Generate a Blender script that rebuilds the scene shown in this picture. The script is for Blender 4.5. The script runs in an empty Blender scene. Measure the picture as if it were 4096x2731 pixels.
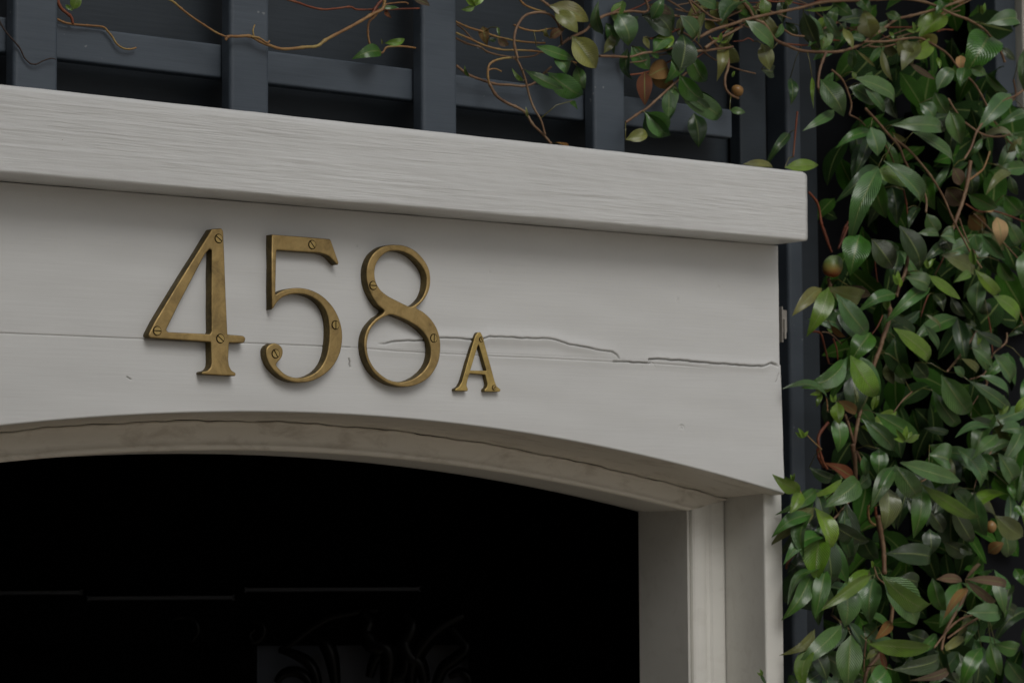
import bpy, bmesh, math, random
import numpy as np
from mathutils import Matrix, Vector

# ------------------------------------------------------------------ camera
S = 1.7415
F = 9671.0                                   # focal length in units of the 4096 px wide photograph (85 mm lens)
CX, CY = 2048.0, 1365.5
_X = np.array([12633, -567.5, -9671.0]); _X /= np.linalg.norm(_X)
_r = -.006; _t = (567.5 - 12633 * _r) / 9671
_Z = np.array([_r, 1, -_t]); _Z -= _X * (_Z @ _X); _Z /= np.linalg.norm(_Z)
_Y = np.cross(_Z, _X)
ROT = np.stack([_X, _Y, _Z])
def ray(px, py): return ROT @ np.array([px - CX, -(py - CY), -F])
CAM = np.array([0, 0, 2.0]) - ray(500 * S, 700 * S) / F * 2.38
def at(px, py, y=0.0):
    d = ray(px, py); return CAM + d * ((y - CAM[1]) / d[1])
def depth_for(px, py, x):
    d = ray(px, py); return (CAM + d * ((x - CAM[0]) / d[0]))[1]

scn = bpy.context.scene
col = scn.collection
cd = bpy.data.cameras.new("camera"); cam = bpy.data.objects.new("camera", cd); col.objects.link(cam)
m4 = Matrix.Identity(4)
for i in range(3):
    for j in range(3): m4[i][j] = ROT[i][j]
    m4[i][3] = CAM[i]
cam.matrix_world = m4
cd.sensor_width = 36; cd.lens = F / 4096 * 36; cd.clip_start = .05; cd.clip_end = 500
cd.dof.use_dof = True; cd.dof.focus_distance = 2.38; cd.dof.aperture_fstop = 13
scn.camera = cam

# ------------------------------------------------------------------ light
SUN_EL, SUN_AZ = 44.0, 190.0                  # azimuth measured from +y, clockwise: in front of the facade
w = bpy.data.worlds.new("World"); scn.world = w; w.use_nodes = True
nt = w.node_tree; nt.nodes.clear()
sky = nt.nodes.new("ShaderNodeTexSky"); sky.sky_type = 'NISHITA'; sky.sun_disc = False
sky.sun_elevation = math.radians(SUN_EL); sky.sun_rotation = math.radians(SUN_AZ)
sky.dust_density = 4; sky.air_density = 1.2
hs = nt.nodes.new("ShaderNodeHueSaturation"); hs.inputs['Saturation'].default_value = .3
bg = nt.nodes.new("ShaderNodeBackground"); bg.inputs['Strength'].default_value = .115
wo = nt.nodes.new("ShaderNodeOutputWorld")
nt.links.new(sky.outputs[0], hs.inputs['Color']); nt.links.new(hs.outputs[0], bg.inputs[0]); nt.links.new(bg.outputs[0], wo.inputs[0])
sd = bpy.data.lights.new("sun", 'SUN'); sd.energy = 1.55; sd.angle = math.radians(29); sd.color = (1, .985, .96)
so = bpy.data.objects.new("sun", sd); col.objects.link(so)
az, el = math.radians(SUN_AZ), math.radians(SUN_EL)
so.rotation_euler = Vector((math.sin(az) * math.cos(el), math.cos(az) * math.cos(el), math.sin(el))).to_track_quat('Z', 'Y').to_euler()
scn.view_settings.view_transform = 'Standard'; scn.view_settings.look = 'None'
scn.view_settings.exposure = -1.06; scn.view_settings.gamma = 1

# ------------------------------------------------------------------ materials
def mat(name, color, rough=.5, metal=0, spec=.5, build=None):
    m = bpy.data.materials.new(name); m.use_nodes = True
    n = m.node_tree; b = n.nodes['Principled BSDF']
    b.inputs['Base Color'].default_value = (*color, 1); b.inputs['Roughness'].default_value = rough
    b.inputs['Metallic'].default_value = metal; b.inputs['Specular IOR Level'].default_value = spec
    if build: build(n, b)
    return m
def coords(n, scale, kind='Object', rot=(0, 0, 0)):
    tc = n.nodes.new('ShaderNodeTexCoord'); mp = n.nodes.new('ShaderNodeMapping')
    mp.inputs['Scale'].default_value = scale; mp.inputs['Rotation'].default_value = rot
    n.links.new(tc.outputs[kind], mp.inputs[0]); return mp.outputs[0]
def noise(n, vec, scale, detail=4, rough=.55, dist=0):
    t = n.nodes.new('ShaderNodeTexNoise'); t.inputs['Scale'].default_value = scale
    t.inputs['Detail'].default_value = detail; t.inputs['Roughness'].default_value = rough; t.inputs['Distortion'].default_value = dist
    n.links.new(vec, t.inputs['Vector']); return t.outputs['Fac']
def ramp(n, fac, stops):
    r = n.nodes.new('ShaderNodeValToRGB'); e = r.color_ramp.elements
    while len(e) < len(stops): e.new(.5)
    for i, (p, c) in enumerate(stops): e[i].position = p; e[i].color = (*c, 1) if len(c) == 3 else c
    n.links.new(fac, r.inputs[0]); return r.outputs[0]
def bump(n, b, fac, strength, dist, prev=None):
    u = n.nodes.new('ShaderNodeBump'); u.inputs['Strength'].default_value = strength; u.inputs['Distance'].default_value = dist
    n.links.new(fac, u.inputs['Height'])
    if prev: n.links.new(prev, u.inputs['Normal'])
    n.links.new(u.outputs[0], b.inputs['Normal']); return u.outputs[0]

def paint(tint, grain, dirt=0.0, along='x', mask=False, grime=False):
    def f(n, b):
        sc = (4.6, 60, 105) if along == 'x' else (105, 60, 4.6)
        g = noise(n, coords(n, sc), 3.0, 2.2, .5, .18)
        g2 = noise(n, coords(n, (2, 40, 42) if along == 'x' else (42, 40, 2)), 2.2, 3, .5, 1.1)
        if mask:      # the grain fades in and out along the board
            mk = ramp(n, noise(n, coords(n, (2.2, 8, 14)), 2.0, 3, .5, .8), [(.35, (.15,) * 3), (.68, (1,) * 3)])
            q = n.nodes.new('ShaderNodeMath'); q.operation = 'MULTIPLY'; n.links.new(g, q.inputs[0]); n.links.new(mk, q.inputs[1]); g = q.outputs[0]
        p = bump(n, b, g, 1.0, grain); p = bump(n, b, g2, 1.0, grain * .7, p)
        sm = noise(n, coords(n, (30, 30, 30)), 12, 4, .6); bump(n, b, sm, 1.0, grain * .08, p)
        v = noise(n, coords(n, (3, 3, 9)), 2.5, 4)
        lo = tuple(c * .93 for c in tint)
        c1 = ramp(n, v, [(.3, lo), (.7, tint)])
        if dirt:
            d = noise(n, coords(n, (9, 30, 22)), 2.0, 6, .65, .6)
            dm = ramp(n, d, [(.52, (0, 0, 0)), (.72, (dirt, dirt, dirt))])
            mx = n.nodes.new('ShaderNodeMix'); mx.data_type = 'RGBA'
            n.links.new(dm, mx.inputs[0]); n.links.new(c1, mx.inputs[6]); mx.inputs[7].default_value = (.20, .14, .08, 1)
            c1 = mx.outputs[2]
        # small specks of dirt and chips
        vo = n.nodes.new('ShaderNodeTexVoronoi'); vo.inputs['Scale'].default_value = 26; n.links.new(coords(n, (1, 1, 1)), vo.inputs['Vector'])
        sz = noise(n, coords(n, (1, 1, 1)), 9, 2)
        lt = n.nodes.new('ShaderNodeMath'); lt.operation = 'LESS_THAN'; n.links.new(vo.outputs['Distance'], lt.inputs[0])
        mr = n.nodes.new('ShaderNodeMapRange'); n.links.new(sz, mr.inputs[0]); mr.inputs[1].default_value = .56; mr.inputs[2].default_value = .72; mr.inputs[3].default_value = 0; mr.inputs[4].default_value = .035
        n.links.new(mr.outputs[0], lt.inputs[1])
        m3 = n.nodes.new('ShaderNodeMix'); m3.data_type = 'RGBA'; n.links.new(lt.outputs[0], m3.inputs[0]); n.links.new(c1, m3.inputs[6]); m3.inputs[7].default_value = (.3, .27, .22, 1)
        c1 = m3.outputs[2]
        if grime:
            ga_ = n.nodes.new('ShaderNodeAttribute'); ga_.attribute_name = 'grime'
            m5 = n.nodes.new('ShaderNodeMix'); m5.data_type = 'RGBA'; n.links.new(ga_.outputs['Fac'], m5.inputs[0]); n.links.new(c1, m5.inputs[6]); m5.inputs[7].default_value = (.07, .06, .035, 1)
            c1 = m5.outputs[2]
        n.links.new(c1, b.inputs['Base Color'])
    return f
WHITE = (.705, .71, .70)
M_cornice = mat('white_paint_coarse', WHITE, .42, build=paint(WHITE, .0014, mask=True))
M_fascia = mat('white_paint', WHITE, .38, build=paint(WHITE, .00017, grime=True))
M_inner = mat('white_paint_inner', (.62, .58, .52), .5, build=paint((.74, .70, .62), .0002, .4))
M_jamb = mat('white_paint_upright', (.66, .64, .6), .45, build=paint((.74, .73, .68), .0001, .12, 'z'))

def brassf(a, b_, c):
    def f(n, b):
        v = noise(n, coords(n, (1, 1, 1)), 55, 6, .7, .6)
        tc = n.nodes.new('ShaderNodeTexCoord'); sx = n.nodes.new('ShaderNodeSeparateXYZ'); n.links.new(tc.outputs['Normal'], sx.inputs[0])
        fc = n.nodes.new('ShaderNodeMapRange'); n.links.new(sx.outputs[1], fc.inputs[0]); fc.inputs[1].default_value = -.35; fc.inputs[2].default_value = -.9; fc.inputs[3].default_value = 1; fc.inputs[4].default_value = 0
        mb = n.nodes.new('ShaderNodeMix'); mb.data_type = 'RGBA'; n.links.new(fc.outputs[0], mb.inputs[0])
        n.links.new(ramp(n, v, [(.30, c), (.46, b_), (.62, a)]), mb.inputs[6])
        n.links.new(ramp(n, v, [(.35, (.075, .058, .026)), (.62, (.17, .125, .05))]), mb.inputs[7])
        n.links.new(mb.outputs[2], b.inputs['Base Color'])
        v2 = noise(n, coords(n, (1, 1, 1)), 130, 4, .6)
        n.links.new(ramp(n, v2, [(.3, (.46,) * 3), (.7, (.66,) * 3)]), b.inputs['Roughness'])
        bump(n, b, noise(n, coords(n, (1, 1, 1)), 320, 3), .5, .00025)
    return f
M_brass = mat('aged_brass', (.4, .25, .1), .45, .85, .5, brassf((.54, .39, .17), (.44, .315, .135), (.29, .21, .10)))
M_brass2 = mat('newer_brass', (.5, .36, .12), .4, .85, .5, brassf((.68, .51, .19), (.58, .43, .16), (.4, .29, .12)))
M_screw = mat('screw_brass', (.62, .41, .17), .32, .9, .5, brassf((.60, .45, .19), (.52, .38, .15), (.34, .24, .1)))
M_slot_shade = mat('screw_slot_shade', (.012, .008, .004), .9, spec=.1)

def bluef(c1, c2):
    def f(n, b):
        v = noise(n, coords(n, (3, 3, 8)), 3, 5)
        base = ramp(n, v, [(.3, c1), (.7, c2)])
        sp = noise(n, coords(n, (1, 1, 1)), 95, 1, .4)
        m = ramp(n, sp, [(.78, (0, 0, 0)), (.80, (.35, .35, .35))])
        mx = n.nodes.new('ShaderNodeMix'); mx.data_type = 'RGBA'
        n.links.new(m, mx.inputs[0]); n.links.new(base, mx.inputs[6]); mx.inputs[7].default_value = (.4, .42, .42, 1)
        n.links.new(mx.outputs[2], b.inputs['Base Color'])
        p = bump(n, b, noise(n, coords(n, (4, 60, 60)), 4, 4), .8, .0004)
    return f
M_post = mat('blue_grey_paint', (.1, .12, .155), .5, build=bluef((.060, .076, .096), (.077, .096, .119)))
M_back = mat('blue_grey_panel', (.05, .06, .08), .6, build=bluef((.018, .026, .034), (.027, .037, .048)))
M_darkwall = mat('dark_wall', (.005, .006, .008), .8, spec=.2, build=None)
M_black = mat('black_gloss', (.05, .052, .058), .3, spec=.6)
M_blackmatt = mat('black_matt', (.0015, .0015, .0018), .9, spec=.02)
M_iron = mat('black_iron', (.002, .002, .002), .3, spec=.1)
M_glass = mat('frosted_glass', (.035, .042, .055), .35, spec=.2, build=lambda n, b: n.links.new(
    ramp(n, noise(n, coords(n, (1, 1, 1)), 6, 3), [(.35, (.03, .026, .022)), (.6, (.06, .068, .085))]), b.inputs['Base Color']))
M_steel = mat('dull_steel', (.5, .47, .43), .4, .7)
M_pale = mat('cream_render', (.62, .6, .52), .7, build=lambda n, b: bump(n, b, noise(n, coords(n, (1, 1, 1)), 60), .5, .002))
M_ground = mat('brick_paving', (.3, .24, .18), .8)
def gf(n, b):
    br = n.nodes.new('ShaderNodeTexBrick'); n.links.new(coords(n, (1, 1, 1)), br.inputs['Vector'])
    br.inputs['Color1'].default_value = (.52, .45, .36, 1); br.inputs['Color2'].default_value = (.44, .38, .3, 1)
    br.inputs['Mortar'].default_value = (.2, .18, .16, 1); br.inputs['Scale'].default_value = 4
    n.links.new(br.outputs[0], b.inputs['Base Color'])
gf(M_ground.node_tree, M_ground.node_tree.nodes['Principled BSDF'])

def leaff(rough, sheen):
    def f(n, b):
        a = n.nodes.new('ShaderNodeAttribute'); a.attribute_name = 'tone'
        tc = n.nodes.new('ShaderNodeUVMap'); sp = n.nodes.new('ShaderNodeSeparateXYZ'); n.links.new(tc.outputs[0], sp.inputs[0])
        def math_(op, x, y=None, v=None):
            q = n.nodes.new('ShaderNodeMath'); q.operation = op; n.links.new(x, q.inputs[0])
            if y is not None: n.links.new(y, q.inputs[1])
            elif v is not None: q.inputs[1].default_value = v
            return q.outputs[0]
        du = math_('ABSOLUTE', math_('SUBTRACT', sp.outputs[0], v=.5))
        mid = math_('LESS_THAN', du, v=.035)
        ph = math_('SUBTRACT', math_('MULTIPLY', sp.outputs[1], v=52), math_('MULTIPLY', du, v=34))
        ve = math_('POWER', math_('ABSOLUTE', math_('SINE', ph)), v=1.0)
        vein = math_('GREATER_THAN', ve, v=.965)
        mx = n.nodes.new('ShaderNodeMix'); mx.data_type = 'RGBA'; mx.blend_type = 'MIX'
        n.links.new(math_('MULTIPLY', math_('MAXIMUM', mid, math_('MULTIPLY', vein, v=.4)), v=.6), mx.inputs[0])
        # mottling inside the leaf
        ns = noise(n, coords(n, (1, 1, 1)), 38, 4, .6)
        m2 = n.nodes.new('ShaderNodeMix'); m2.data_type = 'RGBA'; m2.blend_type = 'MULTIPLY'; m2.inputs[0].default_value = 1
        n.links.new(a.outputs['Color'], m2.inputs[6]); n.links.new(ramp(n, ns, [(.3, (.68, .68, .68)), (.7, (1.2, 1.2, 1.1))]), m2.inputs[7])
        n.links.new(m2.outputs[2], mx.inputs[6]); mx.inputs[7].default_value = (.22, .28, .09, 1)
        n.links.new(mx.outputs[2], b.inputs['Base Color'])
        bump(n, b, ve, .6, .0009)
        b.inputs['Roughness'].default_value = rough
        b.inputs['Coat Weight'].default_value = sheen; b.inputs['Coat Roughness'].default_value = .2
    return f
M_leaf = mat('leaf', (.05, .1, .02), .4, spec=.6, build=leaff(.32, .6))
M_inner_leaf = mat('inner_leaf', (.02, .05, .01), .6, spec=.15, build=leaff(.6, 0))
M_dry = mat('dry_leaf', (.3, .16, .07), .6, spec=.3, build=leaff(.6, 0))
def stemf(c1, c2, c3):
    def f(n, b):
        v = noise(n, coords(n, (1, 1, 1)), 24, 4, .6)
        n.links.new(ramp(n, v, [(.32, c1), (.5, c2), (.68, c3)]), b.inputs['Base Color'])
        bump(n, b, noise(n, coords(n, (1, 1, 1)), 260, 3), .6, .0006)
    return f
M_stem = mat('brown_stem', (.24, .12, .06), .55, build=stemf((.11, .055, .03), (.21, .12, .065), (.30, .2, .12)))
M_stemo = mat('orange_stem', (.4, .18, .05), .5, build=stemf((.17, .075, .028), (.30, .16, .06), (.36, .27, .09)))
M_stemr = mat('red_stem', (.16, .04, .02), .5, build=stemf((.10, .03, .015), (.2, .05, .02), (.25, .1, .05)))
M_twig = mat('dead_twig', (.04, .025, .02), .8)
M_fruitb = mat('brown_fruit', (.25, .13, .04), .35, build=stemf((.16, .07, .02), (.3, .16, .05), (.38, .24, .1)))
M_fruitg = mat('green_fruit', (.2, .2, .05), .4)
def ff(n, b):
    tc = n.nodes.new('ShaderNodeTexCoord'); s_ = n.nodes.new('ShaderNodeSeparateXYZ'); n.links.new(tc.outputs['Generated'], s_.inputs[0])
    nz = noise(n, coords(n, (1, 1, 1)), 60, 3)
    q = n.nodes.new('ShaderNodeMath'); q.operation = 'MULTIPLY_ADD'; n.links.new(nz, q.inputs[0]); q.inputs[1].default_value = .5; n.links.new(s_.outputs[2], q.inputs[2])
    n.links.new(ramp(n, q.outputs[0], [(.35, (.32, .07, .02)), (.62, (.28, .2, .05)), (.85, (.14, .2, .05)), (1.1, (.2, .27, .12))]), b.inputs['Base Color'])
ff(M_fruitg.node_tree, M_fruitg.node_tree.nodes['Principled BSDF'])

# ------------------------------------------------------------------ helpers
def new_obj(name, me, m=None, parent=None):
    o = bpy.data.objects.new(name, me); col.objects.link(o)
    if m: 
        for k in (m if isinstance(m, (list, tuple)) else [m]): me.materials.append(k)
    if parent is not None:
        o.parent = parent
        o.matrix_parent_inverse = Matrix.Translation(-parent.location)
    return o
def thing(name, label, cat, loc=(0, 0, 0), group=None):
    o = bpy.data.objects.new(name, None); col.objects.link(o); o.location = loc; o.empty_display_size = .05
    o['label'] = label; o['category'] = cat
    if group: o['group'] = group
    return o
def mesh(verts, faces, smooth=False):
    me = bpy.data.meshes.new('mesh'); me.from_pydata([tuple(map(float, v)) for v in verts], [], faces)
    if smooth: me.polygons.foreach_set('use_smooth', [True] * len(me.polygons))
    me.update(); return me
def fix(me):
    bm = bmesh.new(); bm.from_mesh(me); bmesh.ops.recalc_face_normals(bm, faces=bm.faces); bm.to_mesh(me); bm.free(); return me
def box(name, x0, x1, y0, y1, z0, z1, m, parent=None, bev=.0015, seg=3):
    bm = bmesh.new(); bmesh.ops.create_cube(bm, size=1)
    for v in bm.verts:
        v.co = Vector((x0 + (v.co.x + .5) * (x1 - x0), y0 + (v.co.y + .5) * (y1 - y0), z0 + (v.co.z + .5) * (z1 - z0)))
    if bev: bmesh.ops.bevel(bm, geom=bm.edges[:], offset=bev, segments=seg, affect='EDGES', profile=.5)
    for f_ in bm.faces: f_.smooth = False
    me = bpy.data.meshes.new(name); bm.to_mesh(me); bm.free()
    return new_obj(name, me, m, parent)
def catmull(P, n=8, closed=False):
    P = [np.array(p, float) for p in P]; out = []; N = len(P)
    rng = range(N) if closed else range(N - 1)
    for i in rng:
        if closed: p0, p1, p2, p3 = P[i - 1], P[i], P[(i + 1) % N], P[(i + 2) % N]
        else: p0, p1, p2, p3 = P[max(i - 1, 0)], P[i], P[i + 1], P[min(i + 2, N - 1)]
        for k in range(n):
            t = k / n
            out.append(.5 * (2 * p1 + (p2 - p0) * t + (2 * p0 - 5 * p1 + 4 * p2 - p3) * t * t + (3 * p1 - p0 - 3 * p2 + p3) * t ** 3))
    if not closed: out.append(P[-1])
    return out
def tube_mesh(pts, radii, sides=8):
    V, Fc = [], []; n = len(pts); prev = None
    for i, p in enumerate(pts):
        t = pts[min(i + 1, n - 1)] - pts[max(i - 1, 0)]; t = t / (np.linalg.norm(t) + 1e-9)
        if prev is None:
            a = np.array([0, 1, 0.]) if abs(t[1]) < .9 else np.array([1., 0, 0])
        else: a = prev
        u = a - t * (a @ t); u /= np.linalg.norm(u) + 1e-9; prev = u; v = np.cross(t, u)
        for k in range(sides):
            q = 2 * math.pi * k / sides; V.append(p + radii[i] * (u * math.cos(q) + v * math.sin(q)))
    for i in range(n - 1):
        for k in range(sides):
            k2 = (k + 1) % sides; Fc.append((i * sides + k, i * sides + k2, (i + 1) * sides + k2, (i + 1) * sides + k))
    Fc.append(tuple(range(sides))[::-1]); Fc.append(tuple((n - 1) * sides + k for k in range(sides)))
    return V, Fc

# ------------------------------------------------------------------ ground and house wall
g = mesh([(-60, -60, 0), (60, -60, 0), (60, 60, 0), (-60, 60, 0)], [(0, 1, 2, 3)])
go = new_obj('ground', g, M_ground); go['kind'] = 'structure'

# ------------------------------------------------------------------ white door surround
XA = .08                                       # middle of the arch
AR = [(0,1713),(213,1680),(425,1661),(680,1650),(893,1646),(1148,1648),(1377,1657),(1607,1675),(1837,1698),(2066,1729),(2296,1768),(2500,1808),(2700,1850),(2915,1906),(3042,1946),(3141,1982)]
def profile(px, y, deg=6, extra=None):
    """z(x) of an arch edge, symmetric about XA, from points seen on it."""
    P = [at(a, b, y) for a, b in px]
    xs = np.array([abs(p[0] - XA) for p in P]); zs = np.array([p[2] for p in P])
    pows = (0, 2, 4)
    A = np.stack([xs ** k for k in pows], 1); c, *_ = np.linalg.lstsq(A, zs, rcond=None)
    return lambda x: sum(c[i] * np.abs(x - XA) ** k for i, k in enumerate(pows))
zarch = profile(AR, 0)
SEAM = [(383,1684),(638,1681),(893,1680),(1148,1688),(1377,1709),(1607,1729),(1837,1760),(2066,1801),(2296,1843),(2500,1888),(2628,1919),(2755,1952),(2851,1979),(2905,1995)]
YF = .02
x_jf = at(3134, 2400, YF)[0]; x_s = at(3062, 2400, YF)[0]; D1 = depth_for(2903, 2400, x_s)
zseam = profile(SEAM, D1)
LOW = [(0,1831),(213,1816),(425,1807),(638,1804),(1000,1807),(1377,1827),(1607,1846),(2066,1908),(2526,1993),(2739,2037)]
zlow = profile(LOW, D1)
x_r = at(2744, 2400, D1 + .004)[0]; D2 = depth_for(2557, 2400, x_r)
INN = [(689,1809),(1148,1830),(1492,1855),(1837,1898),(2296,1981),(2548,2045)]
zinn = profile(INN, D2)
surround = thing('door_surround', 'white painted timber door surround with shallow arch below a projecting ledge', 'door surround', (XA, 0, 0))

def dist_poly(x, z, poly):
    """distance of points to a polyline and position along it 0..1"""
    best = np.full(x.shape, 1e9); par = np.zeros(x.shape); n = len(poly) - 1
    for i in range(n):
        a, b = poly[i], poly[i + 1]; d = b - a; L = d @ d + 1e-12
        t = np.clip(((x - a[0]) * d[0] + (z - a[1]) * d[1]) / L, 0, 1)
        q = np.hypot(x - a[0] - t * d[0], z - a[1] - t * d[1]); m = q < best
        best[m] = q[m]; par[m] = (i + t[m]) / n
    return best, par
def W(pts, ox=0, oy=0, s=1.): 
    return [at(ox + a / s, oy + b / s, 0)[[0, 2]] for a, b in pts]
Z8 = (1400, 940, 2.3755); ZB = (2000, 1200, 1.7423)
crack1 = W([(258,1035),(330,1036),(400,1015),(550,1005),(700,1002),(850,975),(1000,980),(1165,993),(1270,985),(1320,965),(1420,968),(1544,972)], *Z8) + \
         W([(150,265),(350,270),(420,290),(480,310),(620,335),(700,350),(780,358),(812,378),(826,402),(832,428)], *ZB)
low_line = W([(0,1068),(160,1078),(400,1100),(700,1118),(1120,1138),(1540,1160)], *Z8) + W([(200,400),(540,418),(780,430),(1050,440),(1300,458),(1500,478)], *ZB)
gash = W([(780,429),(900,431),(1050,441)], *ZB)
crack2 = W([(1046,440),(1036,414),(1100,412),(1250,420),(1500,441),(1700,455),(1830,460),(1860,450),(1890,440),(1920,450),(1945,470)], *ZB)
chip = W([(1945,500),(1930,560),(1915,575)], *ZB)
jleft = [np.array([-.7, 1.9634]), np.array([at(1400, 1390)[0], 1.9634])]
squig = W([(1395,1430),(1400,1445),(1398,1455),(1402,1470)])
squig2 = W([(505,1505),(515,1512),(525,1518)])
def jag(P, a, step=.003):
    rj = random.Random(5); out = []
    for i in range(len(P) - 1):
        n_ = max(1, int(np.linalg.norm(P[i + 1] - P[i]) / step))
        for k in range(n_): out.append(P[i] + (P[i + 1] - P[i]) * k / n_ + np.array([0, rj.uniform(-a, a)]))
    return out + [P[-1]]
crack1 = jag(crack1, .00035, .006); crack2 = jag(crack2, .0004, .006); gash = jag(gash, .0004, .005)
GROOVES = [(crack1, .0030, .00085, .03), (low_line, .0006, .0008, .1), (gash, .0026, .0009, .02), (crack2, .0042, .0010, .04), (chip, .0009, .0006, .1),
           (jleft, .0008, .0007, 0), (squig, .0015, .0007, .1), (squig2, .001, .0006, .1)]
SWELL = [(crack1, .0024, .0075, .15), (low_line, .0007, .006, .2), (crack2, .0014, .006, .1)]
NAILS = [((2727,1712),.0034,.0007),((1429,991),.0026,.00022),((2873,1150),.002,.0002),((2713,1202),.003,.0002),((1960,1092),.0015,.0002)]
rs = np.random.RandomState(4)
def grime_at(x, z):
    g_ = np.zeros(x.shape)
    for poly, wd, k, fade in ((crack1, .00062, .7, .03), (low_line, .0006, .22, .1), (gash, .0008, .8, .1), (crack2, .00072, .8, .04), (jleft, .0006, .25, 0), (squig, .0008, .9, .1), (squig2, .0006, .6, .1), (chip, .0006, .6, .1)):
        d, p = dist_poly(x, z, poly); e = np.clip(np.minimum(p, 1 - p) / fade, 0, 1) if fade else 1
        vary = .75 + .25 * np.sin(x * 140 + z * 60) * np.sin(x * 57)
        g_ = np.maximum(g_, k * e * vary * np.exp(-(d / wd) ** 2))
    for (px, py), r, dep in NAILS:
        c = at(px, py); d = np.hypot(x - c[0], z - c[2] - r * .7); g_ = np.maximum(g_, .18 * np.exp(-(d / (.45 * r)) ** 2))
    return g_
def height(x, z):
    h = np.zeros(x.shape)
    for poly, dep, wd, fade in SWELL:
        d, p = dist_poly(x, z, poly); e = np.clip(np.minimum(p, 1 - p) / fade, 0, 1) if fade else 1
        h += dep * e * np.exp(-(d / wd) ** 2)
    for poly, dep, wd, fade in GROOVES:
        d, p = dist_poly(x, z, poly); e = np.clip(np.minimum(p, 1 - p) / fade, 0, 1) if fade else 1
        h -= dep * e * np.exp(-(d / wd) ** 2)
    for (px, py), r, dep in NAILS:
        c = at(px, py); d = np.hypot(x - c[0], z - c[2])
        ang = np.arctan2(z - c[2], x - c[0]); h -= dep * (.45 + .55 * np.sin(ang + px)) * np.exp(-((d - r) / (.3 * r)) ** 2) + dep * .8 * np.exp(-(d / (.35 * r)) ** 2)
    # shallow waviness of old brushed boards
    for k in range(10):
        fx, fz = rs.uniform(4, 30), rs.uniform(40, 190); ph = rs.uniform(0, 6.3)
        h += .00006 * np.sin(fx * x + fz * z + ph)
    return h
def grid_board(name, zlo, zhi, xr_of, nz, parent, m, edge_lo=0.0, edge_hi=0.0, label=None):
    xl = 2 * XA - .767
    s = np.concatenate([np.linspace(0, .255, 60, endpoint=False), np.linspace(.255, 1, 1500)])
    v = np.linspace(0, 1, nz)
    Sg, Vg = np.meshgrid(s, v)
    x = xl + Sg * (.7645 - xl)
    lo = zlo(x); z = lo + Vg * (zhi - lo)
    x = xl + Sg * (xr_of(z) - xl)
    st = rs.get_state(); rs.seed(4); h = height(x, z); rs.set_state(st)
    def rnd(d, r): 
        q = np.clip(1 - d / r, 0, 1); return r * (1 - np.sqrt(1 - q * q))
    h -= rnd(xr_of(z) - x, .0018)
    if edge_lo: h -= rnd(z - lo, edge_lo)
    V = np.stack([x, -h, z], -1).reshape(-1, 3); R_, C_ = x.shape
    idx = np.arange(R_ * C_).reshape(R_, C_)
    q = np.stack([idx[:-1, :-1], idx[:-1, 1:], idx[1:, 1:], idx[1:, :-1]], -1).reshape(-1, 4)
    # rim going back into the board
    loop = np.concatenate([idx[0, :], idx[1:, -1], idx[-1, -2::-1], idx[-2:0:-1, 0]])
    back = V[loop].copy(); back[:, 1] = .026; b0 = len(V); nl = len(loop)
    V = np.concatenate([V, back]); bi = b0 + np.arange(nl)
    rim = np.stack([loop, bi, np.roll(bi, -1), np.roll(loop, -1)], -1)
    Q = np.concatenate([q, rim])
    me = bpy.data.meshes.new(name); me.vertices.add(len(V)); me.vertices.foreach_set('co', V.astype(np.float32).ravel())
    me.loops.add(Q.size); me.loops.foreach_set('vertex_index', Q.astype(np.int32).ravel())
    me.polygons.add(len(Q)); me.polygons.foreach_set('loop_start', np.arange(0, Q.size, 4, dtype=np.int32))
    me.polygons.foreach_set('loop_total', np.full(len(Q), 4, np.int32))
    sm = np.ones(len(Q), bool); sm[len(q):] = False; me.polygons.foreach_set('use_smooth', sm)
    me.update(calc_edges=True)
    gr = np.concatenate([grime_at(x, z).ravel(), np.zeros(nl)]).astype(np.float32)
    at_ = me.attributes.new('grime', 'FLOAT', 'POINT'); at_.data.foreach_set('value', gr)
    o = new_obj(name, me, m, parent)
    if label: o['label'] = label
    return o
ZJ = 1.9634; ZTOP = 2.1040
def xr_up(z): return np.interp(z, [1.963, 2.104], [at(3121, 1459)[0], at(3114, 989)[0]])
def xr_lo(z): return np.interp(z, [1.81, 1.963], [at(3141.5, 1982)[0], at(3125, 1481)[0]])
grid_board('fascia_board', lambda x: np.full(x.shape, ZJ), ZTOP, xr_up, 250, surround, M_fascia, label='upper white board carrying the numerals, cracked along its lower edge')
grid_board('fascia_board', zarch, ZJ, xr_lo, 260, surround, M_fascia, edge_lo=.0022, label='lower white board cut to a shallow arch')

OV = depth_for(3239, 970, at(3114, 989)[0])
XR = at(3236, 968, OV)[0]; XL = 2 * XA - XR
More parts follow.
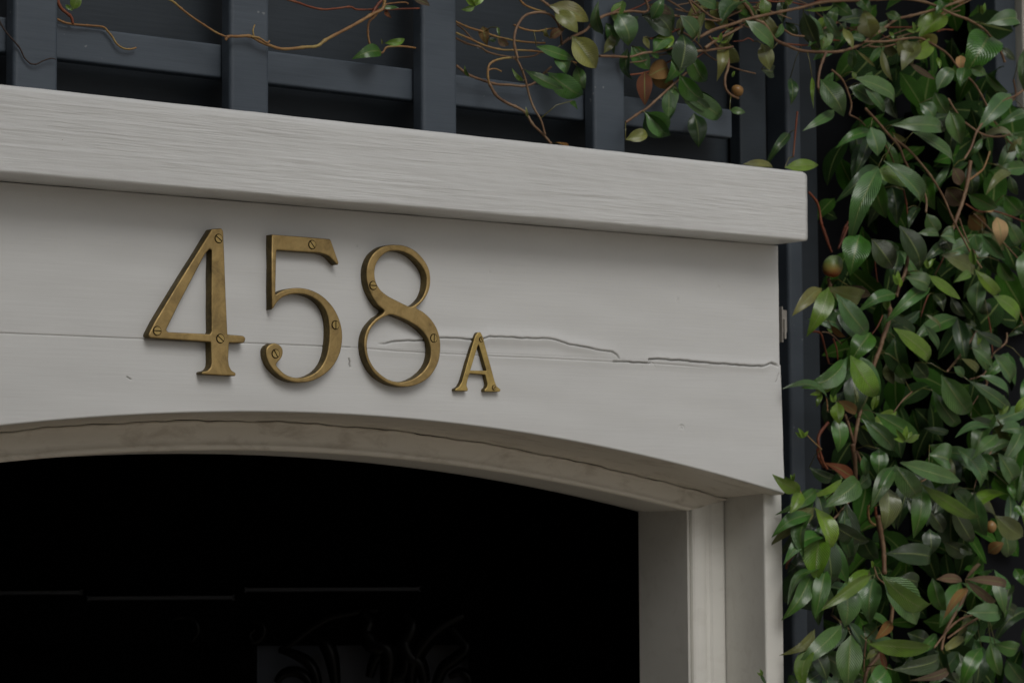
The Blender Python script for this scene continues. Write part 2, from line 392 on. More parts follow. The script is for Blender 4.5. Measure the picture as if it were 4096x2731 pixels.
# projecting ledge: a long board with softly rounded, slightly uneven edges
def ledge():
    nx = 240; prof = []
    y0, y1, z0, z1 = OV, .045, 2.1045, 2.1863
    def arc(cy, cz, a0, a1, r, n=5): return [(cy + r * math.cos(a0 + (a1 - a0) * k / n), cz + r * math.sin(a0 + (a1 - a0) * k / n)) for k in range(n + 1)]
    r = .0035
    prof = arc(y0 + r, z0 + r, math.pi * 1.5, math.pi, r) + [(y0, z0 + r + (z1 - z0 - 2.7 * r) * k / 14) for k in range(1, 14)] + arc(y0 + r * 1.7, z1 - r * 1.7, math.pi, math.pi / 2, r * 1.7) + [(y1, z1), (y1, z0)]
    V, Fc = [], []; n = len(prof); rg = random.Random(3)
    ph = [rg.uniform(0, 6.28) for _ in range(8)]
    for i in range(nx + 1):
        x = XL + (XR - XL) * i / nx
        e = min((XR - x), .004) ; sh = .004 - e
        for (y, z) in prof:
            wv = .00025 * math.sin(x * 31 + ph[0]) + .0002 * math.sin(x * 83 + z * 50 + ph[1]) + .00012 * math.sin(x * 190 + ph[2] + z * 200)
            cz = (z0 + z1) / 2; kk = 1 - .022 * (sh / .004) ** 2
            V.append((x, y + wv + .002 * (sh / .004) ** 2 if y < y1 else y, cz + (z - cz) * kk + wv * .6))
    for i in range(nx):
        for k in range(n):
            k2 = (k + 1) % n; Fc.append((i * n + k, i * n + k2, (i + 1) * n + k2, (i + 1) * n + k))
    Fc.append(tuple(range(n))); Fc.append(tuple(nx * n + k for k in range(n)))
    me = fix(mesh(V, Fc, True))
    me.polygons[len(me.polygons) - 1].use_smooth = False; me.polygons[len(me.polygons) - 2].use_smooth = False
    return me
lg = new_obj('ledge', ledge(), M_cornice, surround); lg['label'] = 'coarsely brushed white ledge projecting above the boards'

def strip(name, rows, m, parent, smooth=True):
    n = len(rows[0]); V = [p for r_ in rows for p in r_]; Fc = []
    for i in range(len(rows) - 1):
        for k in range(n - 1): Fc.append((i * n + k, i * n + k + 1, (i + 1) * n + k + 1, (i + 1) * n + k))
    return new_obj(name, mesh(V, Fc, smooth), m, parent)
# underside of the boards, from their front edge back to the caulked seam
N = 260; rg = random.Random(8)
xf1 = float(xr_lo(np.array(1.811))) - .001; xb1 = at(2905, 1995, D1)[0] + .003
def sym(x1, k): return (2 * XA - x1) + (2 * x1 - 2 * XA) * k / N
wob = [rg.uniform(0, 6.3) for _ in range(6)]
def wobble(x): return .0005 * math.sin(47 * x + wob[0]) + .0004 * math.sin(118 * x + wob[1]) + .0003 * math.sin(260 * x + wob[2])
rows = []
for t in (0, .03, .25, .5, .75, .92, 1.0):
    row = []
    for k in range(N + 1):
        a, b = sym(xf1, k), sym(xb1, k); x = a + (b - a) * t
        z = float(zarch(a)) * (1 - t) + (float(zseam(b)) + wobble(b)) * t
        if t == 0: z += .0004
        row.append((x, .0016 + (D1 - .0016) * t, z))
    rows.append(row)
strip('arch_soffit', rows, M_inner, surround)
# inner casing of the arch: caulk lip, flat face, bead
rows = []
x1s = [xb1, xb1 - .003, x_r + .02, x_r + .008, x_r + .003, x_r]
for (t, dy) in ((-.25, .004), (0, .001), (.03, -.0035), (.10, -.003), (.16, -.0006), (.22, 0), (.6, 0), (.76, .0004), (.79, -.0012), (.86, -.0022), (.95, -.0016), (1.0, .002)):
    row = []
    tt = max(t, 0)
    for k in range(N + 1):
        a, b = sym(xb1, k), sym(x_r, k); x = a + (b - a) * tt
        zt = float(zseam(a)) + wobble(a) - .0003; zb = float(zlow(b))
        lump = (1 + .5 * math.sin(90 * x) * math.sin(37 * x + 1)) if .0 < t < .2 else 1
        row.append((x, D1 + dy * lump, zt * (1 - t) + zb * t))
    rows.append(row)
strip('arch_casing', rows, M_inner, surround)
cl_pts, cl_r = [], []
rc = random.Random(21)
for k in range(0, 401):
    x = XA - .56 + (xb1 - .012 - XA + .56) * k / 400
    g0 = math.sin(x * 23 + 1.1) + .7 * math.sin(x * 61 + .4) + .4 * math.sin(x * 150)
    cl_pts.append(np.array([x, D1 - .0012, float(zseam(x)) + wobble(x) + .0004 + .0004 * math.sin(95 * x)])); cl_r.append(max(.00018, .0007 * g0))
v_, f_ = tube_mesh(cl_pts, cl_r, 6); new_obj('caulk_gap', mesh(v_, f_, True), mat('gap_dark', (.03, .025, .02), .9), surround)
# lining behind the casing
rows = []
for t in (0, .15, .5, .85, 1):
    row = []
    for k in range(N + 1):
        x = sym(x_r, k)
        row.append((x, D1 + .002 + (D2 - D1 - .002) * t, float(zlow(x)) * (1 - t) + float(zinn(x)) * t))
    rows.append(row)
rows.append([(p[0], p[1] + .004, p[2] + .02) for p in rows[-1]])
rows.append([(p[0], p[1], 2.2) for p in rows[-1]])
strip('arch_lining', rows, M_jamb, surround)
# uprights (right and left): plan profile extruded down to the ground
def upright(name, plan, ztop, m, side, smooth=False):
    V, Fc = [], []; n = len(plan)
    for (x, y) in plan: V.append((x if side > 0 else 2 * XA - x, y, 0))
    for (x, y) in plan: V.append((x if side > 0 else 2 * XA - x, y, ztop(x) if callable(ztop) else ztop))
    for k in range(n - 1): Fc.append((k, k + 1, n + k + 1, n + k))
    Fc.append(tuple(range(n, 2 * n)))
    me = fix(mesh(V, Fc, False)); return new_obj(name, me, m, surround)
def plan_round(pts, r=.002, n=4):
    out = []
    for i, p in enumerate(pts):
        if i in (0, len(pts) - 1): out.append(p); continue
        a, b, c = map(np.array, (pts[i - 1], p, pts[i + 1]))
        u = (a - b) / np.linalg.norm(a - b); v = (c - b) / np.linalg.norm(c - b)
        rr = min(r, .45 * np.linalg.norm(a - b), .45 * np.linalg.norm(c - b))
        for k in range(n + 1):
            t = k / n; q = (b + u * rr) * (1 - t) ** 2 + 2 * b * t * (1 - t) + (b + v * rr) * t * t; out.append(tuple(q))
    return out
def xpx(px, y): return at(px, 2400, y)[0]
zt_r = float(zseam(xb1)) + .0015
for side in (1, -1):
    upright('side_panel', plan_round([(x_jf, .10), (x_jf, YF), (x_s, YF), (x_s + .0008, D1 + .02)], .003), float(zarch(x_jf)) + .006, M_jamb, side)
    P = [(x_s - .0004, D1 + .006), (x_s - .0006, D1 + .001)]
    P += [(xpx(2893, D1), D1 - .0003), (xpx(2850, D1), D1 - .0003), (xpx(2843, D1), D1 + .0022), (xpx(2832, D1), D1 + .0022)]
    xa, xb = xpx(2826, D1), xpx(2768, D1)
    for k in range(9):
        a = math.pi * k / 8; P.append(((xa + xb) / 2 + (xa - xb) / 2 * math.cos(a), D1 + .002 - .006 * math.sin(a) ** .8))
    P += [(xb - .0002, D1 + .006), (x_r + .0035, D1 + .006), (x_r + .0035, D1 + .001), (x_r + .0018, D1 - .001), (x_r, D1 + .001), (x_r, D1 + .006), (x_r, D2), (x_r + .03, D2)]
    z_a, z_b = float(zlow(x_r)) + .0006, float(zseam(xb1)) - .001
    upright('jamb_casing', P, lambda x: z_a + (z_b - z_a) * min(1, max(0, (x - x_r) / (xb1 - x_r))), M_jamb, side)

# numerals -----------------------------------------------------------------
def native(pts, ox, oy, s): return [(ox + a / s, oy + b / s) for a, b in pts]
def numeral(label, cat, outlines, origin, T, bev, m, screws, name='house_number', sr=.0041):
    """outlines: list of (points, is_curve) ; first outer, rest holes"""
    cen = at(*native([outlines[0][0][0]], *origin)[0], 0)
    root = thing(name, label, cat, (cen[0], 0, cen[2]), 'brass house number characters')
    cu = bpy.data.curves.new('outline', 'CURVE'); cu.dimensions = '2D'; cu.fill_mode = 'BOTH'
    for pts, curved in outlines:
        P = [at(px, py, -T) for px, py in native(pts, *origin)]
        P2 = [(p[0], p[2]) for p in P]
        if curved == 'mix':    # straight top, curved bowl
            A_, B_ = P2[:14], P2[14:]
            cl = [tuple(q) for q in catmull([A_[13]] + B_[:-1], 6)][1:]
            P2 = A_ + cl + [B_[-1]]
        elif curved: P2 = [tuple(q) for q in catmull(P2, 6, True)]
        else:      # small rounding of every corner
            out = []; n = len(P2)
            for i in range(n):
                a, b, c = map(np.array, (P2[i - 1], P2[i], P2[(i + 1) % n]))
                u = a - b; v = c - b; lu, lv = np.linalg.norm(u), np.linalg.norm(v); r = min(.0012, .4 * lu, .4 * lv)
                for k in range(4):
                    t = k / 3; out.append(tuple((b + u / lu * r) * (1 - t) ** 2 + 2 * b * t * (1 - t) + (b + v / lv * r) * t * t))
            P2 = out
        sp = cu.splines.new('POLY'); sp.points.add(len(P2) - 1); sp.use_cyclic_u = True
        for q, (x, z) in zip(sp.points, P2): q.co = (x, z, 0, 1)
    half = (T + .002) / 2
    cu.extrude = half - bev; cu.bevel_depth = bev; cu.bevel_resolution = 3; cu.offset = -bev * .75
    tmp = bpy.data.objects.new('tmp', cu); col.objects.link(tmp)
    dg = bpy.context.evaluated_depsgraph_get(); dg.update()
    me = bpy.data.meshes.new_from_object(tmp.evaluated_get(dg)); bpy.data.objects.remove(tmp)
    # curve plane (x, y) -> facade plane (x, z); extrusion along y
    for v in me.vertices:
        x, y, z = v.co
        k = (-(z) + half) / (2 * half)            # 0 back .. 1 front
        v.co = (x, -(T / 2 - .001) + (-z if True else z), y)
    me = fix(me)
    body = new_obj('character_body', me, m, root)
    # screws
    for (sx, sy, ang) in screws:
        c = at(*native([(sx, sy)], *origin)[0], -T)
        bm = bmesh.new(); Rr = sr
        ua = math.radians(ang)
        # flat near-black disc: shade of slot and rim put into its colour
        cup = bmesh.ops.create_circle(bm, cap_ends=True, segments=28, radius=Rr * 1.16)
        for v in cup['verts']: v.co.z = .00008
        for f_ in bm.faces: f_.material_index = 1
        sw = Rr * .13
        for sgn in (1, -1):
            a0 = math.asin(sw / Rr); arc = [(Rr * math.cos(a0 + (math.pi - 2 * a0) * k / 16), sgn * Rr * math.sin(a0 + (math.pi - 2 * a0) * k / 16)) for k in range(17)]
            top = [bm.verts.new((x * .93, sgn * sw + (y - sgn * sw) * .93, .0009)) for x, y in arc]
            bot = [bm.verts.new((x, y, .0001)) for x, y in arc]
            bm.faces.new(top if sgn > 0 else top[::-1])
            for k in range(17):
                k2 = (k + 1) % 17; bm.faces.new((top[k], bot[k], bot[k2], top[k2]) if sgn > 0 else (top[k2], bot[k2], bot[k], top[k]))
        bmesh.ops.recalc_face_normals(bm, faces=[f_ for f_ in bm.faces if f_.material_index == 0])
        mm = Matrix.Translation((c[0], -T - .0001, c[2])) @ Matrix.Rotation(math.pi / 2, 4, 'X') @ Matrix.Rotation(ua, 4, 'Z')
        bm.transform(mm); ms = bpy.data.meshes.new('screw'); bm.to_mesh(ms); bm.free()
        new_obj('screw', ms, [M_screw, M_slot_shade], root)
    return root
O4 = (550, 880, 2.306)
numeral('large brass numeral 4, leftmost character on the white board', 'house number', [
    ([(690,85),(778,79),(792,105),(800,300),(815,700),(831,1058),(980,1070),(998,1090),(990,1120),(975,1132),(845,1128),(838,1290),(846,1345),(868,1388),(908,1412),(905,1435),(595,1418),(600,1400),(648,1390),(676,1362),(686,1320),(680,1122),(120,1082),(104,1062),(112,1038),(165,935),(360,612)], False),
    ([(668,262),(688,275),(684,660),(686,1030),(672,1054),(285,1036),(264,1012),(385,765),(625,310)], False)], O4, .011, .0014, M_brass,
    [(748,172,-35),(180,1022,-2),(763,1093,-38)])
O5 = (1000, 880, 2.305)
numeral('large brass numeral 5, second character from the left', 'house number', [
    ([(205,137),(470,155),(738,178),(748,192),(818,392),(812,408),(798,402),(770,368),(740,338),(700,315),(640,300),(250,273),(243,285),(236,660),(240,688),
      (270,668),(330,643),(430,628),(540,641),(650,690),(740,770),(800,860),(838,960),(852,1060),(845,1160),(820,1250),(770,1340),(700,1410),(610,1465),(510,1492),(400,1488),(310,1455),(240,1400),(190,1340),(160,1275),(150,1215),
      (160,1175),(190,1148),(230,1138),(270,1152),(298,1185),(303,1225),(288,1270),(243,1328),(275,1378),(330,1425),(400,1452),(470,1455),(540,1440),(620,1395),(680,1320),(715,1230),(732,1120),(736,1020),(728,920),(700,830),(650,760),(580,710),(500,682),(420,676),(340,692),(280,725),(240,770),(222,802),(206,818)], 'mix')], O5, .011, .0014, M_brass,
    [(572,228,-50),(787,967,90),(235,1232,-58)])
O8 = (1400, 940, 2.3755)
numeral('large brass numeral 8, between the 5 and the small letter', 'house number', [
    ([(430,95),(520,105),(610,145),(690,220),(745,310),(764,400),(757,500),(720,590),(675,645),(632,692),(700,735),(770,800),(822,880),(852,970),(860,1070),(847,1180),(810,1270),(750,1350),(660,1408),(560,1436),(450,1431),(350,1396),(255,1330),(190,1240),(150,1140),(137,1040),(148,950),(183,870),(245,798),(332,726),
      (268,660),(210,570),(172,470),(160,370),(172,280),(215,190),(290,125),(360,100)], True),
    ([(420,146),(500,155),(580,190),(650,250),(705,325),(730,400),(725,500),(695,585),(645,645),(580,683),(525,664),(440,622),(360,580),(290,520),(245,440),(234,350),(252,270),(300,200),(355,160)], True),
    ([(398,752),(470,775),(560,815),(650,870),(718,940),(758,1020),(771,1100),(760,1190),(720,1270),(650,1338),(560,1384),(470,1397),(380,1380),(300,1330),(230,1260),(182,1170),(163,1070),(170,970),(205,880),(270,810),(340,768)], True)], O8, .011, .0014, M_brass,
    [(218,480,0),(795,980,88)])
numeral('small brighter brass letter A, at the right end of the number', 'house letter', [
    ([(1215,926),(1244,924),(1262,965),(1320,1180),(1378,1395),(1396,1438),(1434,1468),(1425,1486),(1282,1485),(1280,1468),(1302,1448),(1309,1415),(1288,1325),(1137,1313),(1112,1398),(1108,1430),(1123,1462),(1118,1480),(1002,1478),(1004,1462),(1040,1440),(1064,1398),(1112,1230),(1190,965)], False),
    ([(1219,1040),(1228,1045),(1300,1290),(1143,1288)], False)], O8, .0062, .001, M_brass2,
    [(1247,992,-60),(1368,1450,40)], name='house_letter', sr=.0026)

# metal strike fixed to the end of the boards -----------------------------
xe = at(3123, 1300, .01)[0]
br = thing('metal_bracket', 'small dull metal bracket on the end of the white board beside the dark post', 'bracket', (xe, .012, at(3125, 1300, .01)[2]))
zb0, zb1 = at(3130, 1370, .012)[2], at(3130, 1227, .012)[2]
box('plate', xe + .0005, xe + .0022, .008, .030, zb0, zb1, M_steel, br, .0004)
box('flange', xe + .0022, xe + .009, .0085, .0105, zb0 + .012, zb1 - .004, M_steel, br, .0004)
box('hinge_pin', xe + .0024, xe + .0052, .0055, .0083, zb0 + .004, zb0 + .028, M_steel, br, .0008)

# ------------------------------------------------------------------ front door (black, ajar), behind the arch
P1 = at(560 * S, 1352 * S, .72); dz = ray(960 * S, 1350 * S); P2 = CAM + dz * ((P1[2] - CAM[2]) / dz[2])
ud = (P2 - P1) / np.linalg.norm(P2 - P1); nd = np.array([ud[1], -ud[0], 0]);
if nd @ (CAM - P1) < 0: nd = -nd
def dat(px, py, off=0.0):
    d = ray(px, py); p0 = P1 + nd * off; k = (nd @ (p0 - CAM)) / (nd @ d); p = CAM + d * k
    return (p - P1) @ ud, p[2]
door = thing('front_door', 'black front door standing open in the dark doorway under the arch', 'front door', tuple(P1 * np.array([1, 1, 0])))
def dbox(name, u0, u1, z0, z1, o0, o1, m, parent=door, bev=.0012):
    bm = bmesh.new(); bmesh.ops.create_cube(bm, size=1)
    for v in bm.verts:
        u = u0 + (v.co.x + .5) * (u1 - u0); o_ = o0 + (v.co.y + .5) * (o1 - o0); z = z0 + (v.co.z + .5) * (z1 - z0)
        v.co = Vector(P1 * np.array([1, 1, 0]) + ud * u + nd * o_) + Vector((0, 0, z))
    if bev: bmesh.ops.bevel(bm, geom=bm.edges[:], offset=bev, segments=2, affect='EDGES')
    bmesh.ops.recalc_face_normals(bm, faces=bm.faces)
    me = bpy.data.meshes.new(name); bm.to_mesh(me); bm.free(); return new_obj(name, me, m, parent)
zl1 = P1[2]
uL0, _ = dat(0, 2365); uL1, zl0 = dat(328, 2365); uM0, zm = dat(357, 2388); uM1, _ = dat(935, 2380); uR0, _ = dat(985, 2354); uR1, _ = dat(1680, 2350)
gu0, _ = dat(1015, 2600); gu1, gz1 = dat(1872, 2445)
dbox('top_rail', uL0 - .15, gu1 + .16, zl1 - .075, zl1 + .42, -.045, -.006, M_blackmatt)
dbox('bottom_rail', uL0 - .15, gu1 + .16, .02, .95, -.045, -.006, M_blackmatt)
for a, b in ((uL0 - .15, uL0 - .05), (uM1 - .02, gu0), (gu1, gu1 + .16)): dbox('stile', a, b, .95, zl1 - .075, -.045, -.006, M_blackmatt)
for a, b, z in ((uL0, uL1, zl0), (uM0, uM1, zm), (uR0, uR1, zl1)):
    dbox('rail_moulding', a, b, z - .003, z + .0015, -.006, .010, M_black)
gl = dbox('glass_pane', gu0, gu1, .95, gz1 + .012, -.04, -.034, M_glass)
gl2 = dbox('glass_pane', uL0 - .05, uM1 - .02, .95, gz1 + .012, -.04, -.034, M_blackmatt)
iron = new_obj('iron_grille', mesh([(0, 0, 0)], []), M_iron, door); bpy.data.objects.remove(iron)
VV, FF = [], []
GI = (850, 2250, 1.8816)
for pts, r in [
    ([(510,660),(600,600),(700,520),(800,450),(900,400),(1000,380),(1120,360),(1250,355)], .014),
    ([(500,650),(600,680),(700,730),(760,800),(790,900),(800,980)], .016),
    ([(760,560),(830,580),(880,660),(910,780),(930,950)], .022),
    ([(1130,360),(1180,440),(1160,520),(1210,600),(1300,640),(1330,720),(1320,850),(1300,980)], .030),
    ([(1440,380),(1500,440),(1490,520),(1440,600),(1480,700),(1560,760),(1600,900)], .028),
    ([(1180,860),(1240,700),(1380,640),(1450,720),(1430,840),(1330,860)], .022),
    ([(1900,390),(1780,440),(1660,520),(1560,640),(1500,780),(1490,950)], .026),
    ([(1780,460),(1860,560),(1915,640),(1830,720),(1740,790),(1690,900),(1670,980)], .018),
    ([(480,900),(540,830),(640,820),(720,880),(740,980)], .016),
    ([(1780,860),(1860,820),(1930,870),(1940,980)], .014),
    ([(300,440),(360,450),(390,500),(370,560),(310,590),(280,540),(320,500)], .010),
    ([(-300,420),(-200,400),(-130,440),(-110,520),(-160,590)], .010)]:
    C3 = []
    for (a, b) in catmull(pts, 6):
        u, z = dat(GI[0] + a / GI[2], GI[1] + b / GI[2], .012); C3.append(P1 * np.array([1, 1, 0]) + ud * u + nd * .012 + np.array([0, 0, z]))
    n_ = len(C3); rr = [r * .42 * (.55 + .6 * math.sin(math.pi * (k + 1) / (n_ + 1))) for k in range(n_)]
    v_, f_ = tube_mesh(C3, rr, 10); b0 = len(VV); VV += v_; FF += [tuple(i + b0 for i in q) for q in f_]
new_obj('iron_grille', mesh(VV, FF, True), M_iron, door)

# ------------------------------------------------------------------ dark interior walls round the doorway
hall = thing('hallway', 'unlit black hallway behind the arched opening', 'hallway', (XA, 1.2, 0))
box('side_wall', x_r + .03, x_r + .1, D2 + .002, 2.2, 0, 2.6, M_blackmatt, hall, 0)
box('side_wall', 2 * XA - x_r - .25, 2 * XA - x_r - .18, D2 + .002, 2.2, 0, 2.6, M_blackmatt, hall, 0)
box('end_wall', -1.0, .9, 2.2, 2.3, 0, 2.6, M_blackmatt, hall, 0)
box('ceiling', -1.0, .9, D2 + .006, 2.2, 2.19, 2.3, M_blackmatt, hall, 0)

# ------------------------------------------------------------------ blue-grey trellis
YT = .060
tre = thing('trellis', 'dark blue-grey timber trellis standing on top of the white ledge', 'trellis', (.2, YT, 2.186))
cen0, pitch = -.1676, .2409
for k in range(-2, 5):
    c = cen0 + k * pitch
    if k > 3: c += .022
    zb = 2.06
    if k > 3: box('post', c - .022, c + .022, YT + .04, YT + .060, zb, 2.9, M_back, tre, .0022)  # shade of the vine put into this post's darker paint
    else: box('post', c - .0236, c + .0236, YT, YT + .020, zb, 2.9, M_post, tre, .0042, 4)
for (z0, z1, dy) in ((2.2420, 2.2772, 0), (2.47, 2.505, 0), (2.70, 2.735, 0)):
    box('rail', -.75, .766, YT + .0215, YT + .038, z0, z1, M_post, tre, .0028, 4)
box('backing_board', -.75, .80, YT + .066, YT + .085, 2.06, 3.0, M_back, tre, .001)
# post running down beside the white boards
x0c = at(3163, 1600, .13)[0]
cp = thing('corner_post', 'slim dark blue-grey post running down between white boards and leafy vine', 'post', (x0c, .13, 0))
box('post_shaft', x0c, x0c + .026, .130, .17, 0, 2.9, M_post, cp, .005, 5)
box('side_board', x0c + .026, x0c + .07, .148, .168, 0, 2.9, M_back, cp, .001)
hw = thing('house_wall', 'near-black boarded house wall behind the vine', 'wall', (1.4, .26, 0))
box('wall', x_jf + .02, 3.2, .30, .38, 0, 3.0, M_darkwall, hw, 0)
zlw = at(4030, 420, .17)[2]
box('dark_gap_block', at(3900, 800, .17)[0], 3.2, .17, .298, 0, zlw, M_darkwall, hw, .002)  # black block added behind the leaves, standing in for shade in the gaps
x4 = at(3984, 100, .2)[0]; x5 = at(4069, 100, .2)[0]
fp = thing('fence_post', 'dark grey-blue post at the top right corner beside a cream wall', 'post', (x4, .2, 0))
box('post_shaft', x4, x5 - .002, .2, .25, zlw + .0005, 3.0, M_post, fp, .003)
cw = thing('cream_wall', 'sliver of cream rendered wall at the top right corner', 'wall', (x5, .2, 0))
box('wall', x5, x5 + 1.2, .19, .255, zlw + .0005, 3.0, M_pale, cw, .002)

# ------------------------------------------------------------------ vines
R = random.Random(11)
TONE = {  # base colours of the leaves
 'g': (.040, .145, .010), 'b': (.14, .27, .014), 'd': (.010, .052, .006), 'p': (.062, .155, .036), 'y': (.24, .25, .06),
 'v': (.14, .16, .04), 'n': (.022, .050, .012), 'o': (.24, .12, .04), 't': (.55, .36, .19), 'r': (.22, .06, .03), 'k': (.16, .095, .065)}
V3 = np.array
def leaf(acc, P0, P1, width, tone, face=None, roll=0., fold=.16, droop=.1, side=0., tip_curl=0.):
    A = P1 - P0; L = np.linalg.norm(A); A = A / (L + 1e-9)
    if face is None: face = CAM - (P0 + P1) / 2; face = face / np.linalg.norm(face)
    Wd = np.cross(A, face); Wd /= np.linalg.norm(Wd) + 1e-9; Nn = np.cross(Wd, A)
    if Nn @ (CAM - P0) < 0: Nn = -Nn; 
    cr, sr_ = math.cos(roll), math.sin(roll)
    W2 = Wd * cr + Nn * sr_; N2 = Nn * cr - Wd * sr_
    width = width / max(.45, abs(cr)); NL = 11
    V, UV, Fc, b0 = acc['V'], acc['UV'], acc['F'], len(acc['V'])
    ph = R.uniform(0, 6); am = R.uniform(.0, .05) * width
    for i in range(NL + 1):
        t = i / NL
        if t < .06: wd = .05
        else:
            q = (t - .06) / .94; wd = (q ** .66) * ((1 - q) ** .96) / .3345
            wd = max(min(wd, 1.0), .0)
        bend = droop * L * (4 * t * (1 - t)) + tip_curl * L * max(0, t - .6) ** 2 * -3
        c = P0 + A * (L * t) + N2 * bend + W2 * (side * L * 4 * t * (1 - t))
        for u in (-1, -.55, 0, .55, 1):
            e = fold * width * (abs(u) - .5 * u * u * (1 + .5 * math.sin(ph))) * wd * .7 + am * math.sin(9 * t + ph + u * 2) * abs(u)
            V.append(c + W2 * (u * wd * width / 2) + N2 * e); UV.append((u / 2 + .5, t)); acc['C'].append(tone)
    for i in range(NL):
        for k in range(4): a = b0 + i * 5 + k; Fc.append((a, a + 1, a + 6, a + 5))
def new_acc(): return {'V': [], 'UV': [], 'F': [], 'C': []}
def build_leaves(name, acc, m, parent, label=None):
    if isinstance(acc, list):
        for a_ in acc: build_leaves(name, a_, m, parent, None)
        return
    if not acc['V']: return
    me = mesh(acc['V'], acc['F'], True)
    uv = me.uv_layers.new(name='UVMap'); vi = np.zeros(len(me.loops), np.int32); me.loops.foreach_get('vertex_index', vi)
    uv.data.foreach_set('uv', np.array(acc['UV'], np.float32)[vi].ravel())
    ca = me.color_attributes.new('tone', 'FLOAT_COLOR', 'POINT')
    ca.data.foreach_set('color', np.concatenate([np.array(acc['C'], np.float32), np.ones((len(acc['C']), 1), np.float32)], 1).ravel())
    o = new_obj(name, me, m, parent)
    if label: o['label'] = label
    return o
def tone_of(c):
    a = np.array(TONE[c]); j = R.uniform(.78, 1.25); h = R.uniform(-.12, .12)
    return a * j * np.array([1 + h, 1, 1 - h])
def SCL(P): return F / float(-(ROT.T @ (P - CAM))[2])      # photo pixels per metre at a point
SC = 3150.0
def px_leaves(acc_g, acc_dry, rows, origin, ybase, spread):
    ox, oy, s = origin
    for r_ in rows:
        bx, by, tx, ty, wd, c = r_[:6]
        Y = r_[6] if len(r_) > 6 else ybase + R.uniform(-spread, spread) + (.035 if c in 'dn' else 0)
        dY = R.uniform(-.012, .012) if len(r_) < 8 else r_[7]
        P0 = at(ox + bx / s, oy + by / s, Y); P1_ = at(ox + tx / s, oy + ty / s, Y - .006 + dY)
        wm = wd / s / SCL((P0 + P1_) / 2) * 1.02
        glossy = c == 'p'
        f_ = CAM - P0; f_ /= np.linalg.norm(f_)
        if glossy: f_ = f_ + np.array([R.uniform(-.15, .1), 0, R.uniform(.25, .6)]); f_ /= np.linalg.norm(f_)
        if c in 'otrk': acc = new_acc(); acc_dry.append(acc)
        else: acc = acc_g
        leaf(acc, P0, P1_, wm, tone_of(c), face=f_, roll=R.uniform(-.55, .55), fold=R.uniform(.2, .62),
             droop=R.uniform(.03, .17), side=R.uniform(-.06, .06), tip_curl=R.uniform(0, .8))
        if acc is acc_g or c in 'ok': PET.append((acc, P0))
STEMS, PET = [], []
def petioles():
    """thin stalks joining each leaf to the nearest stem"""
    S_ = np.concatenate(STEMS)
    for acc, P0 in PET:
        d = np.linalg.norm(S_ - P0, axis=1); j = int(d.argmin())
        if not .0015 < d[j] < .045: continue
        mid = (P0 + S_[j]) / 2 + V3([0, 0, .12 * d[j]])
        v_, f_ = tube_mesh([P0, mid, S_[j]], [.00055, .0005, .0007], 5); b0 = len(acc['V'])
        acc['V'] += v_; acc['F'] += [tuple(i + b0 for i in q) for q in f_]; acc['UV'] += [(.2, .1)] * len(v_); acc['C'] += [V3((.13, .12, .03))] * len(v_)
    STEMS.clear(); PET.clear()
def px_stem(pts, origin, Y, r, m, parent, name='stem', jit=.006, r1=None, knots=True):
    ox, oy, s = origin; n = len(pts); P = []
    yy = Y
    for i, (a, b) in enumerate(pts):
        if i: yy += R.uniform(-jit, jit)
        P.append(at(ox + a / s, oy + b / s, yy))
    P = [P[0]] + [p + V3([R.gauss(0, .0007), 0, R.gauss(0, .0007)]) for p in P[1:-1]] + [P[-1]]
    P = catmull(P, 7); r1 = r1 if r1 is not None else r * .8; n = len(P)
    rad = [r + (r1 - r) * i / (n - 1) for i in range(n)]
    STEMS.append(np.array(P))
    if knots:
        for i in range(n): rad[i] *= 1 + .07 * math.sin(i * 1.7 + a) + (.28 if i % 14 == 6 else 0)
    v_, f_ = tube_mesh(P, rad, 9)
    return new_obj(name, mesh(v_, f_, True), m, parent)
def shoot(accs, px, py, Y, size, angs, tone='b'):
    acc = new_acc(); accs.append(acc)
    for a in angs:
        a = math.radians(a + R.uniform(-8, 8)); L = size * R.uniform(.8, 1.2)
        P0 = at(px, py, Y); P1_ = at(px + L * math.cos(a), py - L * math.sin(a), Y - R.uniform(0, .006))
        leaf(acc, P0, P1_, L / SC * .36, tone_of(tone) * 1.15, roll=R.uniform(-.6, .6), fold=.5, droop=.06)
A1 = (0, 0, 1.68); A2 = (1300, 0, 1.68); A3 = (2600, 0, 1.568); B = (3000, 900, 1.7418); Cc = (3000, 1800, 1.6843)

# -- bare tendrils in front of the left bays
G_T = 'vine tendrils on the trellis'
t1 = thing('vine_tendril', 'short orange and green tendril tip between the two leftmost trellis posts', 'tendril', tuple(at(300, 100, .07)), G_T)
px_stem([(385,130),(430,155),(500,170),(600,172),(680,180),(725,205),(755,250),(785,295),(825,328),(870,332),(915,322)], A1, .076, .0012, M_stemo, t1, jit=.001, r1=.0009)
px_stem([(388,-30),(392,0),(415,60),(460,110),(490,162)], A1, .074, .0021, M_stemr, t1, jit=.001, r1=.0013)
ga = new_acc(); leaf(ga, at(290, 40, .074), at(318, -25, .070), .011, tone_of('b') * .8, fold=.4); leaf(ga, at(262, 20, .074), at(290, 44, .07), .004, tone_of('b'), fold=.4)
build_leaves('foliage', ga, M_leaf, t1)
t0 = thing('vine_twig', 'thin black dead twig lying across the leftmost trellis post', 'twig', tuple(at(100, 240, .055)), G_T)
px_stem([(-5,140),(10,185),(60,230),(130,320),(170,385),(205,430)], A1, .056, .0009, M_twig, t0, jit=.0004)
px_stem([(205,430),(245,430),(290,412),(335,396),(375,400)], A1, .056, .0008, M_twig, t0, jit=.0004, r1=.0005)
t2 = thing('vine_tendril', 'long orange tendril passing over the second trellis post and looping near the third', 'tendril', tuple(at(900, 150, .05)), G_T)
